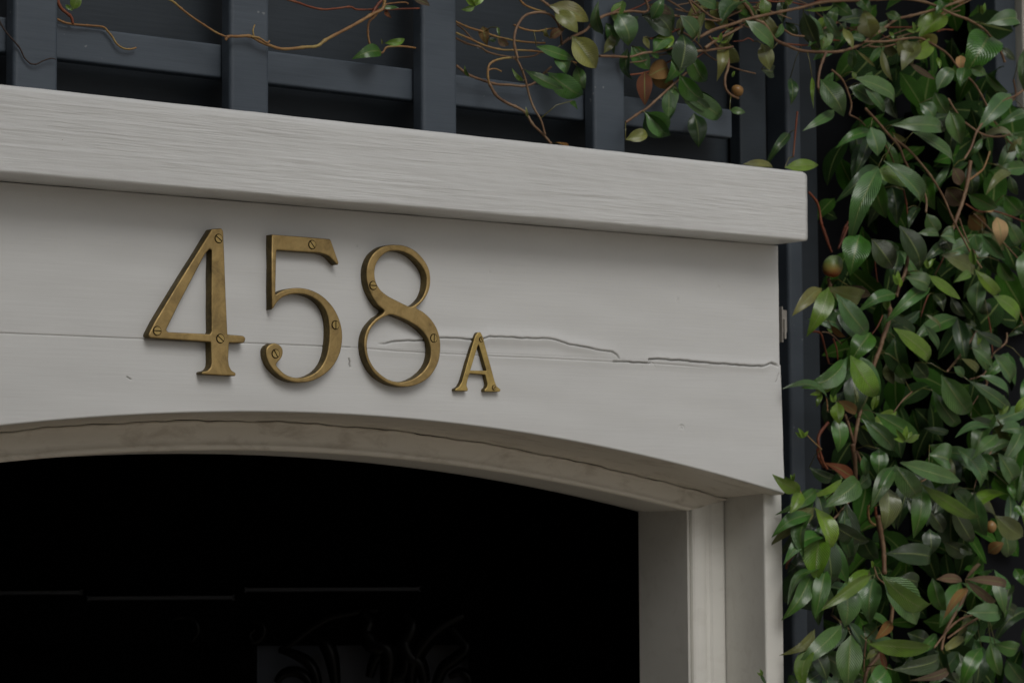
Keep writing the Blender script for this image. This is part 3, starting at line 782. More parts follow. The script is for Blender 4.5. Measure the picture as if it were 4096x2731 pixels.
px_stem([(1080,-40),(1110,-10),(1160,15),(1220,65),(1300,130),(1380,180),(1450,215),(1520,250)], A1, .056, .0013, M_stemo, t2, jit=.0005)
px_stem([(1515,272),(1530,245),(1600,243),(1680,247),(1740,275),(1800,305),(1900,320),(2050,328),(2130,305),(2200,265),(2352,180),(2500,105),(2570,70),(2586,0),(2580,-40)], A1, .052, .0015, M_stemo, t2, jit=.0005, r1=.0018)
px_stem([(1690,248),(1740,262),(1790,283),(1812,275)], A1, .050, .0011, M_stemo, t2, jit=.0003)
px_stem([(1705,245),(1700,205),(1712,168)], A1, .052, .0009, M_stemo, t2, jit=.0003)
px_stem([(1890,-12),(2000,12),(2080,45),(2170,65),(2250,55),(2352,48),(2400,62),(2500,62),(2600,66),(2720,60),(2840,58)], A1, .066, .0012, M_stemr, t2, jit=.0005)
px_stem([(370,62),(330,105),(300,150),(292,230),(300,290),(330,335),(380,350),(420,325),(500,310),(580,318),(640,332)], A2, .070, .0013, M_stemo, t2, jit=.0005)
px_stem([(312,112),(345,50),(400,-20)], A2, .062, .0018, M_stemr, t2, jit=.0005)
px_stem([(400,40),(430,22),(530,18),(560,28)], A2, .066, .001, M_stemo, t2, jit=.0005)
ga, gd = new_acc(), []
px_leaves(ga, gd, [(380,352,203,382,92,'g',.07,0),(400,290,545,262,48,'b',.066,0),(360,55,500,48,26,'g',.062,0),(400,75,440,120,30,'r',.062,0),(590,-5,710,38,46,'k',.05,0),(385,300,378,262,14,'y',.066,0)], A2, .07, 0)
build_leaves('foliage', ga, M_leaf, t2); build_leaves('dry_leaf', gd, M_dry, t2)

# -- tangle over the right-hand trellis bays
STEMS.clear(); PET.clear()
v1 = thing('climbing_vine', 'tangled brown vine with scattered leaves across the upper right trellis', 'vine', tuple(at(2600, 200, .05)), 'jasmine vines')
YS = .045
for pts, org, Y, r, m in [
    ([(880,148),(960,185),(1060,215),(1150,250),(1220,268),(1320,280),(1420,285),(1480,290)], A2, .070, .0013, M_stemo),
    ([(880,222),(980,265),(1080,305),(1180,325),(1290,340),(1400,350),(1500,355),(1620,400),(1690,425)], A2, .066, .0013, M_stemo),
    ([(880,258),(950,290),(1040,320),(1100,350),(1200,378),(1300,385),(1400,375),(1450,350)], A2, .072, .0013, M_stem),
    ([(884,165),(930,205),(1000,265),(1060,312)], A2, .074, .001, M_stem),
    ([(882,442),(960,495),(1050,535),(1150,565),(1250,578),(1330,578),(1400,550),(1480,490),(1520,450)], A2, .066, .0017, M_stem),
    ([(1105,572),(1090,510),(1105,450),(1140,410),(1200,392),(1275,388)], A2, .060, .0015, M_stemo),
    ([(1095,480),(1110,465),(1150,465),(1185,482)], A2, .060, .001, M_stemo),
    ([(1295,395),(1272,300),(1275,230),(1300,160),(1350,110),(1420,88),(1490,95),(1540,125),(1580,190),(1592,295)], A2, .050, .0017, M_stem),
    ([(1262,385),(1300,410),(1330,470),(1350,560),(1375,650),(1410,740),(1450,810),(1480,908)], A2, .054, .0015, M_stem),
    ([(1105,565),(1150,640),(1220,690),(1290,725),(1345,760),(1400,830),(1460,900),(1520,968)], A2, .056, .0019, M_stem),
    ([(1300,-14),(1340,30),(1410,65),(1480,82)], A2, .052, .0014, M_stemo),
    ([(1440,-10),(1500,40),(1550,90),(1582,150),(1575,192)], A2, .046, .0016, M_stem),
    ([(1268,168),(1340,195),(1430,212),(1500,200),(1545,190)], A2, .056, .0012, M_stemo),
    ([(1590,297),(1650,255),(1740,205),(1800,150),(1880,105),(1960,85),(2060,75),(2150,92),(2172,50),(2150,-10)], A2, .046, .0019, M_stem),
    ([(1780,175),(1850,110),(1930,80),(1990,55)], A2, .044, .0014, M_stem),
    ([(1845,378),(1950,380),(2050,380),(2150,365),(2250,345),(2352,322)], A2, .045, .0017, M_stem),
    ([(290,322),(360,316),(420,302),(480,302),(520,293)], A3, .045, .0018, M_stem),
    ([(2020,825),(2100,770),(2160,740),(2220,680),(2300,600),(2400,510),(2480,450)], A2, .046, .0017, M_stem),
    ([(2025,507),(2150,490),(2250,450),(2352,400),(2440,370)], A2, .055, .0012, M_stemr),
    ([(0,60),(100,95),(200,105),(300,110),(420,132),(520,90),(600,55),(662,44)], A3, .042, .0016, M_stem),
    ([(0,245),(100,215),(200,180),(290,170)], A3, .048, .0013, M_stemr),
    ([(310,235),(400,190),(500,155),(600,130),(700,105),(850,70),(950,45),(1100,15),(1300,0),(1450,-5),(1600,0),(1750,20),(1900,85),(2000,130),(2090,185),(2150,250),(2200,330),(2225,392)], A3, .034, .0021, M_stem),
    ([(345,302),(420,250),(500,210),(575,168)], A3, .040, .002, M_stem),
    ([(370,230),(430,300),(485,370),(490,430),(470,490),(475,560),(510,600),(555,618)], A3, .052, .0019, M_stem),
    ([(570,0),(620,60),(660,120),(720,160),(780,240),(850,285),(950,315),(1080,330),(1200,320),(1300,285),(1370,250),(1450,195),(1550,130),(1650,95),(1800,60),(1950,10),(2010,-15)], A3, .036, .0022, M_stem),
    ([(720,150),(830,190),(900,220),(1000,225),(1070,190),(1150,150),(1230,115),(1310,100)], A3, .044, .0014, M_stem),
    ([(1340,262),(1400,265),(1500,255),(1600,240),(1700,250),(1800,290),(1880,350),(1950,440),(2030,520),(2090,610),(2150,740),(2190,800)], A3, .030, .0017, M_stem),
    ([(1370,290),(1450,295),(1550,280),(1650,265),(1720,245),(1800,240)], A3, .040, .0014, M_stem),
    ([(240,-10),(260,40),(290,90)], A3, .04, .0014, M_stem), ([(250,0),(330,60),(380,105),(440,128)], A3, .044, .0014, M_stem),
    ([(100,-5),(160,30),(220,70)], A3, .05, .0012, M_stem), ([(520,262),(580,262),(620,240),(650,262)], A3, .05, .001, M_stemr),
    ([(800,270),(900,285),(1000,280),(1140,262),(1200,260)], A3, .052, .0012, M_stemr),
    ([(1800,200),(1850,185),(1900,190)], A3, .06, .0012, M_stemr)]:
    px_stem(pts, org, Y, r * .93, m, v1, jit=.0016)
ga, gd, gy = new_acc(), [], []
px_leaves(ga, gd, [
 (1500,40,1790,140,120,'y'),(1540,80,1700,220,110,'y'),(1660,245,1825,462,165,'y',.036,0),(1420,312,1680,400,75,'g',.05,0),(1530,375,1640,500,130,'p'),
 (1500,490,1750,672,150,'g',.052,0),(1345,472,1605,600,75,'g',.045,0),(1690,445,1740,600,85,'p'),(1970,95,2060,300,170,'p',.04,0),(1660,680,1690,718,36,'g'),
 (1060,180,1085,300,70,'o',.074,0),(1160,262,1235,310,55,'k',.07,0),(1160,185,1172,240,22,'b'),(1510,260,1610,190,60,'k'),(1090,265,1160,280,30,'d'),
 (2170,30,2340,100,70,'k',.05,0),(2130,110,2345,220,190,'n',.055,0),(2060,310,2180,470,120,'g',.06,0),(2210,330,2345,230,110,'b',.045,0),(2150,480,2150,705,105,'r',.046,0),
 (2165,520,2345,450,130,'o',.056,0),(2150,755,2310,922,150,'g',.04,0),(2020,940,2180,890,85,'y',.04,0),(2350,560,2300,800,100,'p',.05,0),(2140,250,2180,330,40,'y'),
 (1330,545,1260,480,30,'b'),(970,520,935,450,22,'b',.06,0),(1365,790,1355,730,20,'y',.055,0),(1640,985,1580,965,24,'o',.03,0),(1500,250,1480,205,30,'y')], A2, .045, .006)
px_leaves(ga, gd, [
 (600,130,800,305,98,'p',.028,0),(188,445,225,205,158,'d',.032,0),(185,470,338,635,120,'g',.036,0),(172,570,495,775,112,'p',.042,0),(175,570,400,732,62,'p',.046,0),(260,560,440,690,100,'g',.044,0),
 (20,330,155,225,88,'g'),(120,565,120,757,92,'p'),(-30,705,125,862,130,'g',.04,0),(275,710,305,920,120,'d',.07,0),(345,132,415,180,60,'y'),(340,75,298,225,42,'v'),(712,-10,712,118,72,'b'),
 (700,275,755,440,100,'v',.034,0),(965,66,1165,44,26,'b'),(1385,242,1350,72,136,'v',.034,0),(1085,82,1200,252,56,'p',.03,0),(960,78,1060,310,108,'n',.04,0),(1000,90,1070,300,60,'p'),(1212,180,1275,300,52,'y'),
 (1300,-20,1380,70,84,'g'),(1480,85,1575,122,54,'p'),(1690,235,1850,82,150,'b',.04,0),(1690,235,1800,292,130,'y',.036,0),(1680,262,1580,432,108,'v',.036,0),(1620,392,1790,500,36,'k'),
 (1800,565,1910,402,96,'p'),(2130,215,1985,452,220,'g',.045,0),(2105,152,2350,130,104,'p',.02,0),(1975,425,1945,537,88,'g',.024,0),(1785,580,1870,722,108,'g',.03,0),(1950,350,1950,450,60,'t',.04,0),
 (280,-10,430,52,90,'p'),(580,10,440,110,150,'p',.045,0),(190,100,300,262,104,'p'),(520,172,472,292,52,'v'),(10,45,140,90,56,'k'),(0,80,130,205,110,'n',.05,0),(10,430,150,562,110,'o',.06,0),(500,690,600,705,48,'p'),
 (1140,12,1270,112,82,'g'),(1455,310,1515,512,46,'y',.03,0),(1290,312,1412,422,20,'y'),(880,490,890,652,64,'d'),(1015,482,1012,635,28,'b'),(0,340,60,360,30,'g'),(1370,195,1500,185,40,'v'),(1250,225,1370,255,50,'p'),
 (1850,20,1800,60,60,'g'),(1880,-10,1990,20,50,'o',.05,0),(1500,200,1530,245,20,'b'),(830,150,780,250,40,'g'),(850,140,930,220,60,'d'),(840,-10,900,10,50,'b'),(700,440,790,450,80,'n')], A3, .040, .008)
shoot(gy, 1900, 25, .04, 60, (60, 100, 140, 200)); shoot(gy, 2880, 170, .04, 35, (20, 80, 150)); shoot(gy, 3660, 130, .04, 40, (40, 100, 160)); shoot(gy, 3930, 60, .03, 45, (95, 80)); shoot(gy, 2700, 270, .05, 30, (60, 100)); shoot(gy, 2930, 310, .05, 32, (65, 75)); shoot(gy, 3750, 230, .03, 40, (-80, -95))
petioles(); build_leaves('foliage', ga, M_leaf, v1); build_leaves('dry_leaf', gd, M_dry, v1, 'dry orange and brown leaves'); build_leaves('young_shoot', gy, M_leaf, v1, 'yellow green shoot tips')
def blob(name, px, py, Y, rx, rz, m, parent, tilt=0):
    bm = bmesh.new(); bmesh.ops.create_icosphere(bm, subdivisions=3, radius=1)
    for v in bm.verts:
        t = v.co.z; v.co = Vector((v.co.x * rx * (1 - .12 * t), v.co.y * rx * .9, v.co.z * rz + .06 * rz * math.sin(3 * v.co.x)))
    c = at(px, py, Y); bm.transform(Matrix.Translation(c) @ Matrix.Rotation(tilt, 4, 'Y'))
    for f_ in bm.faces: f_.smooth = True
    me = bpy.data.meshes.new(name); bm.to_mesh(me); bm.free(); return new_obj(name, me, m, parent)
blob('fruit', 2600 + 548 / 1.568, 568 / 1.568, .05, .0078, .0068, M_fruitb, v1, .6)

# -- the leafy curtain to the right of the door surround
v2 = thing('climbing_vine', 'dense glossy green jasmine hanging as a curtain right of the white surround', 'vine', tuple(at(3600, 2000, .05) * np.array([1, 1, 0])), 'jasmine vines')
YC = .03
for pts, org, Y, r, m in [
    ([(1105,200),(1080,330),(1040,430),(1020,500)], B, .03, .0030, M_stem), ([(955,520),(975,600),(965,690),(930,780),(905,860),(880,930),(850,1030),(830,1100),(790,1220),(760,1330),(735,1450),(720,1568)], B, .035, .0036, M_stem),
    ([(490,-60),(500,0),(540,120),(570,190)], B, .05, .0022, M_stemr), ([(700,-40),(660,30),(620,150)], B, .05, .0018, M_stemr), ([(545,370),(555,440),(550,520),(535,600),(520,640)], B, .03, .0030, M_stem),
    ([(410,740),(490,745),(510,820),(530,900),(550,965)], B, .05, .0018, M_stemr), ([(500,745),(560,760),(640,830)], B, .05, .0010, M_stem), ([(580,790),(600,860),(612,940)], B, .06, .0013, M_stemr), ([(925,630),(890,710),(850,760)], B, .04, .0012, M_stemr),
    ([(545,1375),(490,1450),(478,1520),(500,1640),(540,1700)], B, .05, .0026, M_stemr), ([(660,1315),(690,1400),(715,1500),(735,1600)], B, .04, .0024, M_stem),
    ([(1130,1160),(1060,1230),(1000,1305)], B, .06, .0011, M_stem), ([(1580,740),(1500,860),(1440,940),(1370,1025)], B, .05, .0020, M_stem),
    ([(1660,640),(1680,750),(1690,890)], B, .06, .0012, M_stemr), ([(1790,750),(1780,820),(1700,890),(1660,980),(1630,1045),(1530,1075)], B, .04, .0016, M_stem), ([(1630,1045),(1652,1100),(1638,1132)], B, .04, .0015, M_stem),
    ([(1380,160),(1340,250),(1290,345)], B, .07, .0011, M_stemr), ([(1240,490),(1210,570),(1190,640)], B, .07, .0011, M_stemr), ([(870,250),(880,320),(890,400)], B, .07, .0011, M_stemr),
    ([(1540,1270),(1590,1180),(1650,1100)], B, .07, .0008, M_stem), ([(1909,690),(1860,570),(1800,520)], B, .06, .0011, M_stemr),
    ([(1140,440),(1200,500),(1245,580),(1265,660),(1250,720)], A3, .036, .0018, M_stem), ([(1105,330),(1075,400),(1055,480),(1060,560),(1105,642)], A3, .03, .0024, M_stem),
    ([(1250,720),(1310,750),(1350,790)], A3, .04, .0014, M_stem),
    ([(1350,680),(1420,760),(1500,850),(1560,920),(1600,1010),(1650,1100),(1710,1180),(1735,1260),(1730,1332)], A3, .022, .0022, M_stem),
    ([(1530,870),(1620,940),(1700,1020),(1770,1120),(1840,1240),(1900,1370),(1960,1490),(2010,1580),(2080,1680)], A3, .026, .0020, M_stem),
    ([(1940,1370),(1990,1500),(2060,1620)], A3, .03, .0014, M_stem),
    ([(1870,620),(1940,730),(2010,800),(2100,850),(2200,855),(2255,842)], A3, .028, .0018, M_stem), ([(2360,550),(2290,600),(2200,650),(2120,730),(2050,820),(2010,920),(1970,1000)], A3, .03, .0022, M_stem),
    ([(2280,500),(2290,600),(2250,650)], A3, .03, .0018, M_stem),
    ([(2010,1010),(1990,1150),(1960,1270),(1920,1380),(1880,1500)], A3, .04, .0034, M_stem), ([(1985,1140),(2060,1090),(2100,1050),(2132,950)], A3, .04, .0018, M_stemo),
    ([(995,1205),(1050,1270),(1075,1370),(1070,1400),(1090,1450),(1130,1560)], A3, .055, .0020, M_stemr), ([(925,700),(915,800),(898,985)], A3, .05, .0016, M_stemr), ([(1470,900),(1500,960),(1530,1020)], A3, .04, .0014, M_stem),
    ([(1590,1190),(1610,1300),(1620,1420)], A3, .05, .0014, M_stemr), ([(1980,1280),(2060,1330),(2170,1330),(2346,1390)], A3, .05, .0015, M_stemr), ([(2210,850),(2260,900),(2330,960)], A3, .05, .0013, M_stemr),
    ([(500,1560),(455,1525),(420,1490),(400,1465)], B, .0, .0009, M_stemo), ([(540,1300),(535,1250),(525,1180),(520,1150)], B, .0, .0012, M_stemo), ([(300,210),(330,270),(345,290)], Cc, -.015, .001, M_stemo),
    ([(1240,1420),(1210,1490),(1180,1560)], A3, .05, .0022, M_stemr),
    ([(2030,1340),(2130,1440),(2250,1560),(2360,1680)], A3, .04, .0014, M_stem),
    ([(690,-40),(700,60),(712,200)], Cc, .035, .0040, M_stem), ([(860,440),(885,560),(902,680),(905,835)], Cc, .03, .0044, M_stem), ([(945,980),(957,1060),(940,1225)], Cc, .035, .0034, M_stem),
    ([(715,10),(745,90),(775,170)], Cc, .04, .0030, M_stem), ([(800,370),(795,430),(815,480),(845,505)], Cc, .025, .0022, M_stemo), ([(845,380),(848,440),(860,500)], Cc, .03, .0022, M_stemr),
    ([(665,345),(610,420),(560,465),(490,510)], Cc, .04, .0020, M_stem), ([(548,1105),(620,1160),(668,1205)], Cc, .02, .0018, M_stem), ([(905,1330),(850,1410),(790,1480),(765,1590)], Cc, .04, .0034, M_stem),
    ([(1460,940),(1420,1040),(1350,1160),(1310,1250),(1290,1345)], Cc, .02, .0030, M_stem), ([(1625,1048),(1500,1100),(1420,1130),(1340,1200),(1240,1330)], Cc, .02, .0020, M_stem), ([(1592,1098),(1480,1170),(1330,1265)], Cc, .016, .0019, M_stem),
    ([(1625,10),(1540,130),(1508,262)], Cc, .05, .0014, M_stem), ([(320,285),(420,320),(510,332)], Cc, .015, .0013, M_stemo), ([(330,675),(260,750),(243,800)], Cc, .05, .0020, M_stemr),
    ([(782,1268),(775,1400),(768,1490)], Cc, .02, .0013, M_stem), ([(460,-10),(470,60),(500,110)], Cc, .06, .0034, M_stemr), ([(835,780),(855,850),(905,900),(925,960)], Cc, .02, .0014, M_stem),
    ([(1150,210),(1180,190),(1205,170)], Cc, .02, .0012, M_stem)]:
    px_stem(pts, org, Y, r * .78, m, v2, jit=.002)
ga, gd, gy = new_acc(), [], []
px_leaves(ga, gd, [
 (1285,490,1606,645,112,'p'),(1070,500,1230,722,140,'p'),(1340,520,1500,712,62,'p'),(1250,545,1406,660,92,'g'),(1155,690,975,797,66,'p'),(1515,785,1872,812,106,'p',.01,0),(1650,830,1976,1055,120,'p',.015,0),
 (1385,800,1440,976,128,'p',.018,0),(1290,810,1318,1018,92,'d'),(1432,1055,1240,1468,150,'p',.0,0),(1432,1045,1195,1238,100,'d',.03,0),(1465,1010,1740,1312,120,'p',.025,0),(1720,1090,1760,1315,110,'g',.04,0),(1735,1340,1830,1472,86,'p'),
 (1520,830,1630,887,36,'y'),(845,1052,1056,1037,76,'b',.03,0),(585,1030,785,1045,46,'y',.035,0),(875,835,735,1005,60,'d',.06,0),(2265,590,2070,805,112,'p'),(2360,715,2195,782,66,'g'),(2085,870,2005,990,42,'g'),
 (1900,1050,1960,1165,80,'k'),(2360,1050,2190,1062,92,'g'),(2265,1085,2120,1192,62,'v'),(1995,1220,2182,1322,100,'g'),(2050,1282,2172,1322,48,'t'),(2175,1362,2207,1535,96,'t',.015,0),(2220,1225,2350,1360,110,'g'),(2240,1380,2342,1555,84,'p'),
 (2255,1100,2300,1235,52,'p'),(1520,1172,1550,1388,122,'d'),(1450,1180,1380,1392,102,'d'),(1690,650,1795,752,100,'p'),(1880,690,1950,905,118,'p'),(2100,452,2242,590,56,'g'),(2010,430,2110,470,70,'p'),
 (2346,310,2330,560,50,'p',.02,0),(1500,600,1540,740,90,'n'),(2240,960,2340,860,50,'v'),(1270,450,1290,500,30,'b'),(1860,1180,1960,1290,120,'k',.06,0),(2000,1350,2100,1440,110,'o',.06,0),
 (1690,1300,1620,1420,60,'d'),(1820,1480,1930,1500,120,'p'),(2300,900,2350,1000,40,'g'),(2190,300,2290,380,50,'n'),(1770,700,1870,830,90,'n')], A3, YC, .012)
px_leaves(ga, gd, [
 (765,70,708,326,200,'g',.0,0),(850,95,1010,312,160,'n',.05,0),(900,110,1052,185,90,'p',.045,0),(1042,8,1212,332,150,'d',.02,0),(1335,148,1225,232,84,'d'),(1160,62,1332,75,56,'p'),(1330,85,1405,168,104,'n'),(1620,70,1775,245,80,'p'),(1570,70,1600,190,90,'p'),
 (1909,190,1905,438,150,'p',.01,0),(548,432,842,495,140,'v',-.005,0),(680,420,842,496,80,'k',-.007,0),(546,435,413,737,132,'b',-.01,0),(500,440,302,628,96,'y',.0,0),(600,480,850,792,136,'p',-.01,0),(640,700,455,650,120,'p',.03,0),(590,590,790,790,140,'d',.02,0),
 (560,695,662,797,44,'o',.012,0),(840,750,692,942,156,'g',.008,0),(1012,480,800,535,90,'g',.01,0),(1255,440,970,662,98,'g',.02,0),(1085,362,1272,442,116,'p',.01,0),(1182,598,985,695,70,'d'),(1235,345,1470,518,70,'b',.0,0),(1542,335,1438,392,62,'b',.005,0),
 (1565,308,1772,512,82,'b',.0,0),(1595,388,1580,615,130,'p',.01,0),(1635,520,1640,642,90,'n'),(1692,490,1907,692,92,'b',.0,0),(1000,718,1315,985,112,'b',-.005,0),(1010,780,1100,1072,160,'d',.03,0),(1040,955,1110,1078,110,'g',.025,0),
 (668,935,425,1130,136,'g',-.005,0),(700,908,910,1215,156,'b',-.012,0),(565,1282,256,1110,92,'p',-.012,0),(720,1030,740,1322,160,'d',.03,0),(755,1060,770,1300,90,'v',.028,0),(612,1222,765,1312,72,'o',.02,0),(608,1232,622,1385,96,'b',-.008,0),
 (595,1335,622,1580,116,'g',.0,0),(780,1345,1012,1580,108,'p',.0,0),(870,1308,1200,1505,122,'g',.02,0),(1210,690,1342,885,56,'p'),(1218,622,1348,737,24,'v'),(1270,1150,1485,1435,110,'g',.03,0),(1335,1040,1548,1348,160,'p',.01,0),(1520,1080,1842,1332,74,'p',.012,0),
 (1475,930,1612,1048,54,'v'),(1420,985,1492,1062,62,'p'),(1600,1050,1848,1197,92,'p'),(1550,855,1702,992,60,'g'),(1150,955,1240,1065,110,'n'),(1722,1462,1428,1478,86,'p',.0,0),(1722,1455,1565,1575,96,'p',-.005,0),(1748,1430,1915,1425,112,'p',.0,0),
 (1540,1345,1715,1402,62,'n'),(1842,1310,1912,1192,56,'b'),(1250,1530,1400,1575,120,'g'),(1210,1412,1412,1450,52,'d'),(765,1400,870,1575,90,'n'),(1480,680,1570,700,80,'n'),(1700,900,1855,1110,124,'p'),(1735,250,1840,400,92,'g'),
 (1280,480,1350,580,80,'n'),(1400,500,1500,640,70,'n'),(1220,270,1280,240,20,'b'),(1890,920,1909,990,50,'p'),(950,960,1000,1110,80,'v',.05,0),(1000,980,1080,1110,90,'n'),(1790,780,1909,740,30,'d')], B, YC, .012)
px_leaves(ga, gd, [
 (335,282,172,195,96,'b',-.02,0),(345,282,272,424,88,'b',-.015,0),(425,335,228,520,104,'g',.02,0),(400,115,602,192,80,'d',.03,0),(622,192,422,310,52,'b',.015,0),(728,205,498,384,132,'p',-.015,0),(562,370,235,652,112,'n',.04,0),(480,400,330,520,60,'p',.036,0),
 (475,560,440,870,186,'b',-.01,0),(650,355,650,805,162,'n',.03,0),(640,400,690,760,100,'p',.026,0),(310,785,385,1100,204,'d',.02,0),(965,112,818,390,116,'p',-.02,0),(975,110,842,352,62,'g',-.024,0),(972,98,1147,348,134,'p',-.03,0),(1012,82,1427,207,124,'p',-.025,0),
 (872,-10,870,160,122,'g',.0,0),(918,238,912,532,146,'v',-.012,0),(1150,232,1110,574,134,'g',.0,0),(1155,230,1587,508,94,'b',-.01,0),(1365,385,1525,655,112,'n',.02,0),(1000,320,955,495,94,'p',.02,0),(722,248,822,162,92,'g'),(740,560,850,765,130,'d',.05,0),
 (1210,530,1220,705,120,'d',.05,0),(915,695,1285,742,146,'d',.03,0),(820,842,468,1095,78,'b',-.015,0),(888,843,1247,1085,128,'b',-.02,0),(892,850,1138,1175,215,'p',-.012,0),(640,890,650,1190,172,'p',.005,0),(835,865,802,1148,164,'p',.015,0),
 (615,1178,308,1455,128,'p',-.01,0),(435,1205,262,1370,72,'v',.0,0),(800,1302,1242,1335,116,'b',-.01,0),(960,1476,1328,1364,114,'n',-.015,0),(680,1245,660,1600,176,'p',.0,0),(695,1195,765,1405,100,'d'),(920,1480,790,1600,150,'g',-.01,0),
 (952,1148,848,1270,72,'o',.0,0),(785,1408,875,1338,42,'y',.0,0),(1000,855,1165,905,110,'n'),(1230,858,1302,1110,112,'g',.03,0),(1255,868,1438,880,62,'k',.01,0),(1448,868,1797,928,62,'k',-.01,0),(1448,868,1683,1062,56,'k',-.012,0),(1450,870,1572,738,26,'k'),(1466,930,1308,1125,60,'o',.0,0),
 (1460,1092,1722,1092,112,'p',.0,0),(1442,1252,1298,1352,64,'y'),(1655,440,1850,585,140,'v',.0,0),(1720,560,1738,724,112,'p'),(1605,690,1705,622,82,'o'),(1510,285,1572,604,132,'p'),(1400,-10,1605,272,170,'p',.02,0),(1672,20,1795,252,128,'p'),(1535,30,1662,142,90,'p'),
 (1205,30,1372,90,160,'g',.02,0),(1620,1285,1690,1522,104,'g'),(1650,1300,1850,1335,104,'g'),(1728,1410,1852,1580,116,'p'),(1560,1328,1430,1580,112,'g'),(1785,795,1850,905,74,'g'),(1345,1470,1128,1545,62,'k'),(1425,1560,1198,1490,72,'n'),(1300,610,1510,725,112,'n'),
 (700,180,560,85,80,'r',.03,0),(765,38,790,182,62,'g'),(1400,60,1440,220,60,'d'),(1730,230,1790,330,50,'g'),(1200,400,1310,560,100,'n'),(1060,330,1180,480,80,'n'),(580,750,600,900,60,'n'),(760,1180,860,1260,110,'p'),(1060,1230,1220,1290,110,'n'),(690,1500,700,1600,120,'n'),
 (960,1320,1010,1440,60,'d'),(880,1350,920,1500,40,'r'),(1770,430,1850,390,70,'g'),(1560,1050,1600,980,50,'n'),(1460,1100,1420,1250,60,'v'),(1500,1130,1455,1290,70,'g'),(1100,1400,1020,1470,60,'n'),(255,1568,320,1530,70,'g'),(70,1505,112,1580,22,'g',-.03,0),
 (1760,900,1720,1040,70,'n'),(1320,300,1250,420,60,'n'),(1690,1040,1810,1090,80,'n'),(1410,650,1500,700,60,'n')], Cc, YC - .005, .012)
for (x, y, Y, sz, an) in [(3285,1570,.0,52,(95,60,140,30,190,250,120)),(3335,1610,-.01,34,(80,110)),(3620,1765,-.03,58,(125,90,50,20,160)),(3492,1640,.02,55,(60,75)),(3545,1240,.02,60,(95,80)),(3895,1060,.0,60,(100,75)),(3712,1075,.02,55,(65,110)),(3215,1750,.0,40,(150,120,60)),
    (3170,1925,-.02,36,(110,70,150)),(3910,1380,.02,40,(60,90)),(3590,1140,.02,50,(95,110)),(3490,2270,.0,34,(90,100)),(4000,1660,.0,70,(60,80)),(3420,1395,.02,40,(100,60)),(3600,1150,.02,40,(95,)),(3050,2700,-.03,30,(120,150)),(3330,1330,.0,30,(140,))]:
    shoot(gy, x, y, Y, sz, an)
petioles(); build_leaves('foliage', ga, M_leaf, v2); build_leaves('dry_leaf', gd, M_dry, v2, 'dry brown and orange leaves'); build_leaves('young_shoot', gy, M_leaf, v2, 'bright yellow green shoot tips')
blob('fruit', 3000 + 577 / 1.7418, 900 + 285 / 1.7418, .022, .0128, .0148, M_fruitg, v2, .5).__setitem__('label', 'round green and orange fruit')
blob('fruit', 3000 + 1625 / 1.6843, 1800 + 515 / 1.6843, .03, .0072, .0078, M_fruitb, v2, -.3)
# inner leaves; their shade is put into darker, matt colours
gb = new_acc(); Rb = R
for k in range(350):
    px = R.uniform(3290, 4000) if k < 300 else R.uniform(3800, 4300); py = R.uniform(-60, 2850)
    if py < 620 and px < 3330 + (620 - py) * .25: continue
    if py > 620 and px < 3330 + 0 * py: continue
    if py < 300 and px > 3950: continue
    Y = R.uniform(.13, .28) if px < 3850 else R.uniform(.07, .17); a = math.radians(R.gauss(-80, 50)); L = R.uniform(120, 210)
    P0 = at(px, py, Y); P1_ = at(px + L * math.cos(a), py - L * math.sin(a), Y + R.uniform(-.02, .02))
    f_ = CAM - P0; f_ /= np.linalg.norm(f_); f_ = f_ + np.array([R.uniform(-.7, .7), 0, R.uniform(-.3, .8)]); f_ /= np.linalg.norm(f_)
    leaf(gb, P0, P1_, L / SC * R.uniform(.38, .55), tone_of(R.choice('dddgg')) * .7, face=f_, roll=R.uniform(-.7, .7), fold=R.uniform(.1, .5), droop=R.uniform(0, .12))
build_leaves('foliage', gb, M_inner_leaf, v2, 'inner leaves with shade put into their colour')
gm = new_acc()
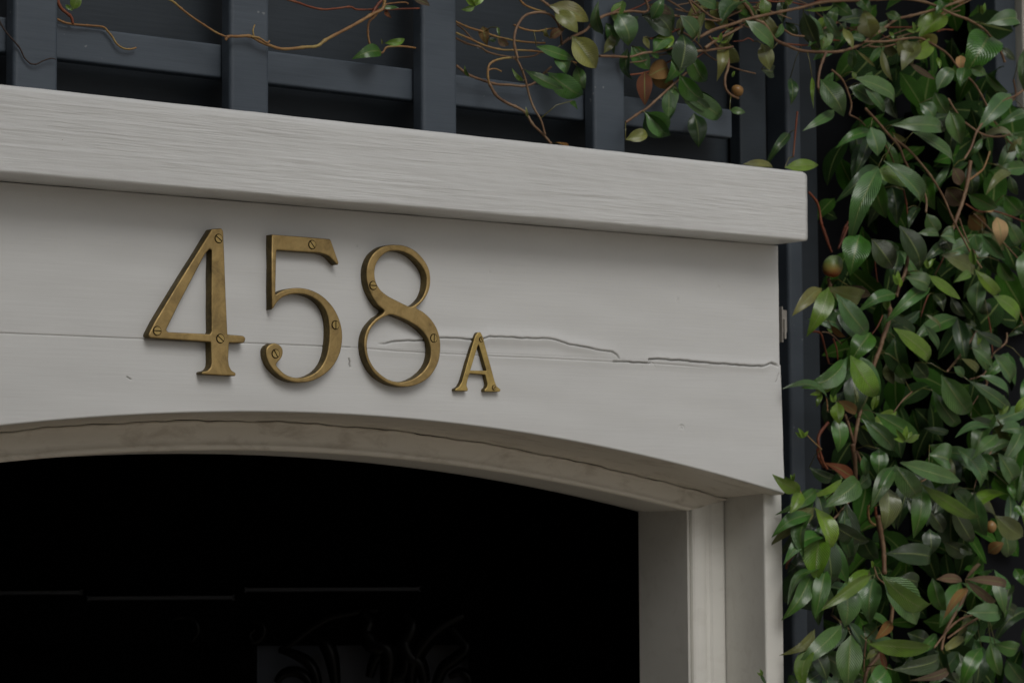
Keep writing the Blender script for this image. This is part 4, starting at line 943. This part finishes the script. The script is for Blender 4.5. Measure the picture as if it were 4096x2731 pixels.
for k in range(76):     # the layer between: slim drooping leaves in pairs
    if k < 58: px = R.uniform(3340, 4200); py = R.uniform(380, 2850)
    else: px = R.uniform(3240, 3420); py = R.uniform(1950, 2850)
    if py < 1500 and px < 3420: continue
    Y = R.uniform(.035, .10) if k < 58 else R.uniform(-.01, .05)
    a0 = R.gauss(-85, 28)
    for da in (R.uniform(18, 40), -R.uniform(18, 40)):
        a = math.radians(a0 + da); L = R.uniform(125, 225)
        P0 = at(px, py, Y); P1_ = at(px + L * math.cos(a), py - L * math.sin(a), Y - R.uniform(-.01, .02))
        f_ = CAM - P0; f_ /= np.linalg.norm(f_); f_ = f_ + np.array([R.uniform(-.5, .4), 0, R.uniform(-.1, .8)]); f_ /= np.linalg.norm(f_)
        leaf(gm, P0, P1_, L / SC * R.uniform(.28, .42), tone_of(R.choice('ddggbpv' if k % 2 == 0 else 'ddggp')), face=f_, roll=R.uniform(-.6, .6), fold=R.uniform(.2, .6), droop=R.uniform(.03, .17), tip_curl=R.uniform(0, .8))
build_leaves('foliage', gm, M_leaf, v2)
gq = new_acc()
for k in range(46):
    px = R.uniform(2380, 3700); py = R.uniform(-40, 230) + max(0, px - 3100) * .25
    Y = R.uniform(.035, .07); a = math.radians(R.choice([-1, 1]) * R.gauss(70, 40)); L = R.uniform(80, 150)
    P0 = at(px, py, Y); P1_ = at(px + L * math.cos(a), py - L * math.sin(a), Y - R.uniform(-.01, .015))
    leaf(gq, P0, P1_, L / SC * R.uniform(.3, .5), tone_of(R.choice('gdgpybv')), roll=R.uniform(-.7, .7), fold=R.uniform(.2, .6), droop=R.uniform(.03, .15), tip_curl=R.uniform(0, .8))
build_leaves('foliage', gq, M_leaf, v1)
for k in range(16):      # thin runners woven through the tangle on the trellis
    x0, y0 = R.uniform(2250, 3600), R.uniform(-30, 260); a = R.uniform(-.5, .35); pts = []
    for j in range(7):
        pts.append((x0, y0)); x0 += 70 * math.cos(a) + R.uniform(-8, 8); y0 += 70 * math.sin(a); a += R.uniform(-.45, .45)
    px_stem(pts, (0, 0, 1), R.uniform(.045, .072), R.uniform(.0007, .0012), R.choice([M_stem, M_stemr, M_stem]), v1, jit=.001)
# leaf mass added out of view overhead to shade the trellis and vine
shade_leaves = new_acc()
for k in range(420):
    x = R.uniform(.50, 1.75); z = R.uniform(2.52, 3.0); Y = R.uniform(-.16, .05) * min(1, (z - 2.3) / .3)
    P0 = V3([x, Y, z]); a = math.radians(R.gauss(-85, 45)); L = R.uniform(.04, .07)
    leaf(shade_leaves, P0, P0 + V3([L * math.cos(a), R.uniform(-.03, .03), L * math.sin(a)]), L * R.uniform(.38, .52), tone_of(R.choice('ddgg')), roll=R.uniform(-.8, .8), fold=R.uniform(.1, .4), droop=.08)
build_leaves('foliage', shade_leaves, M_inner_leaf, v1)
# wall added out of view on the left to block sky light
sky_block = box('side_wall', -1.85, -1.7, -4.2, .2, 0, 5.2, M_back, None, .004); sky_block['kind'] = 'structure'
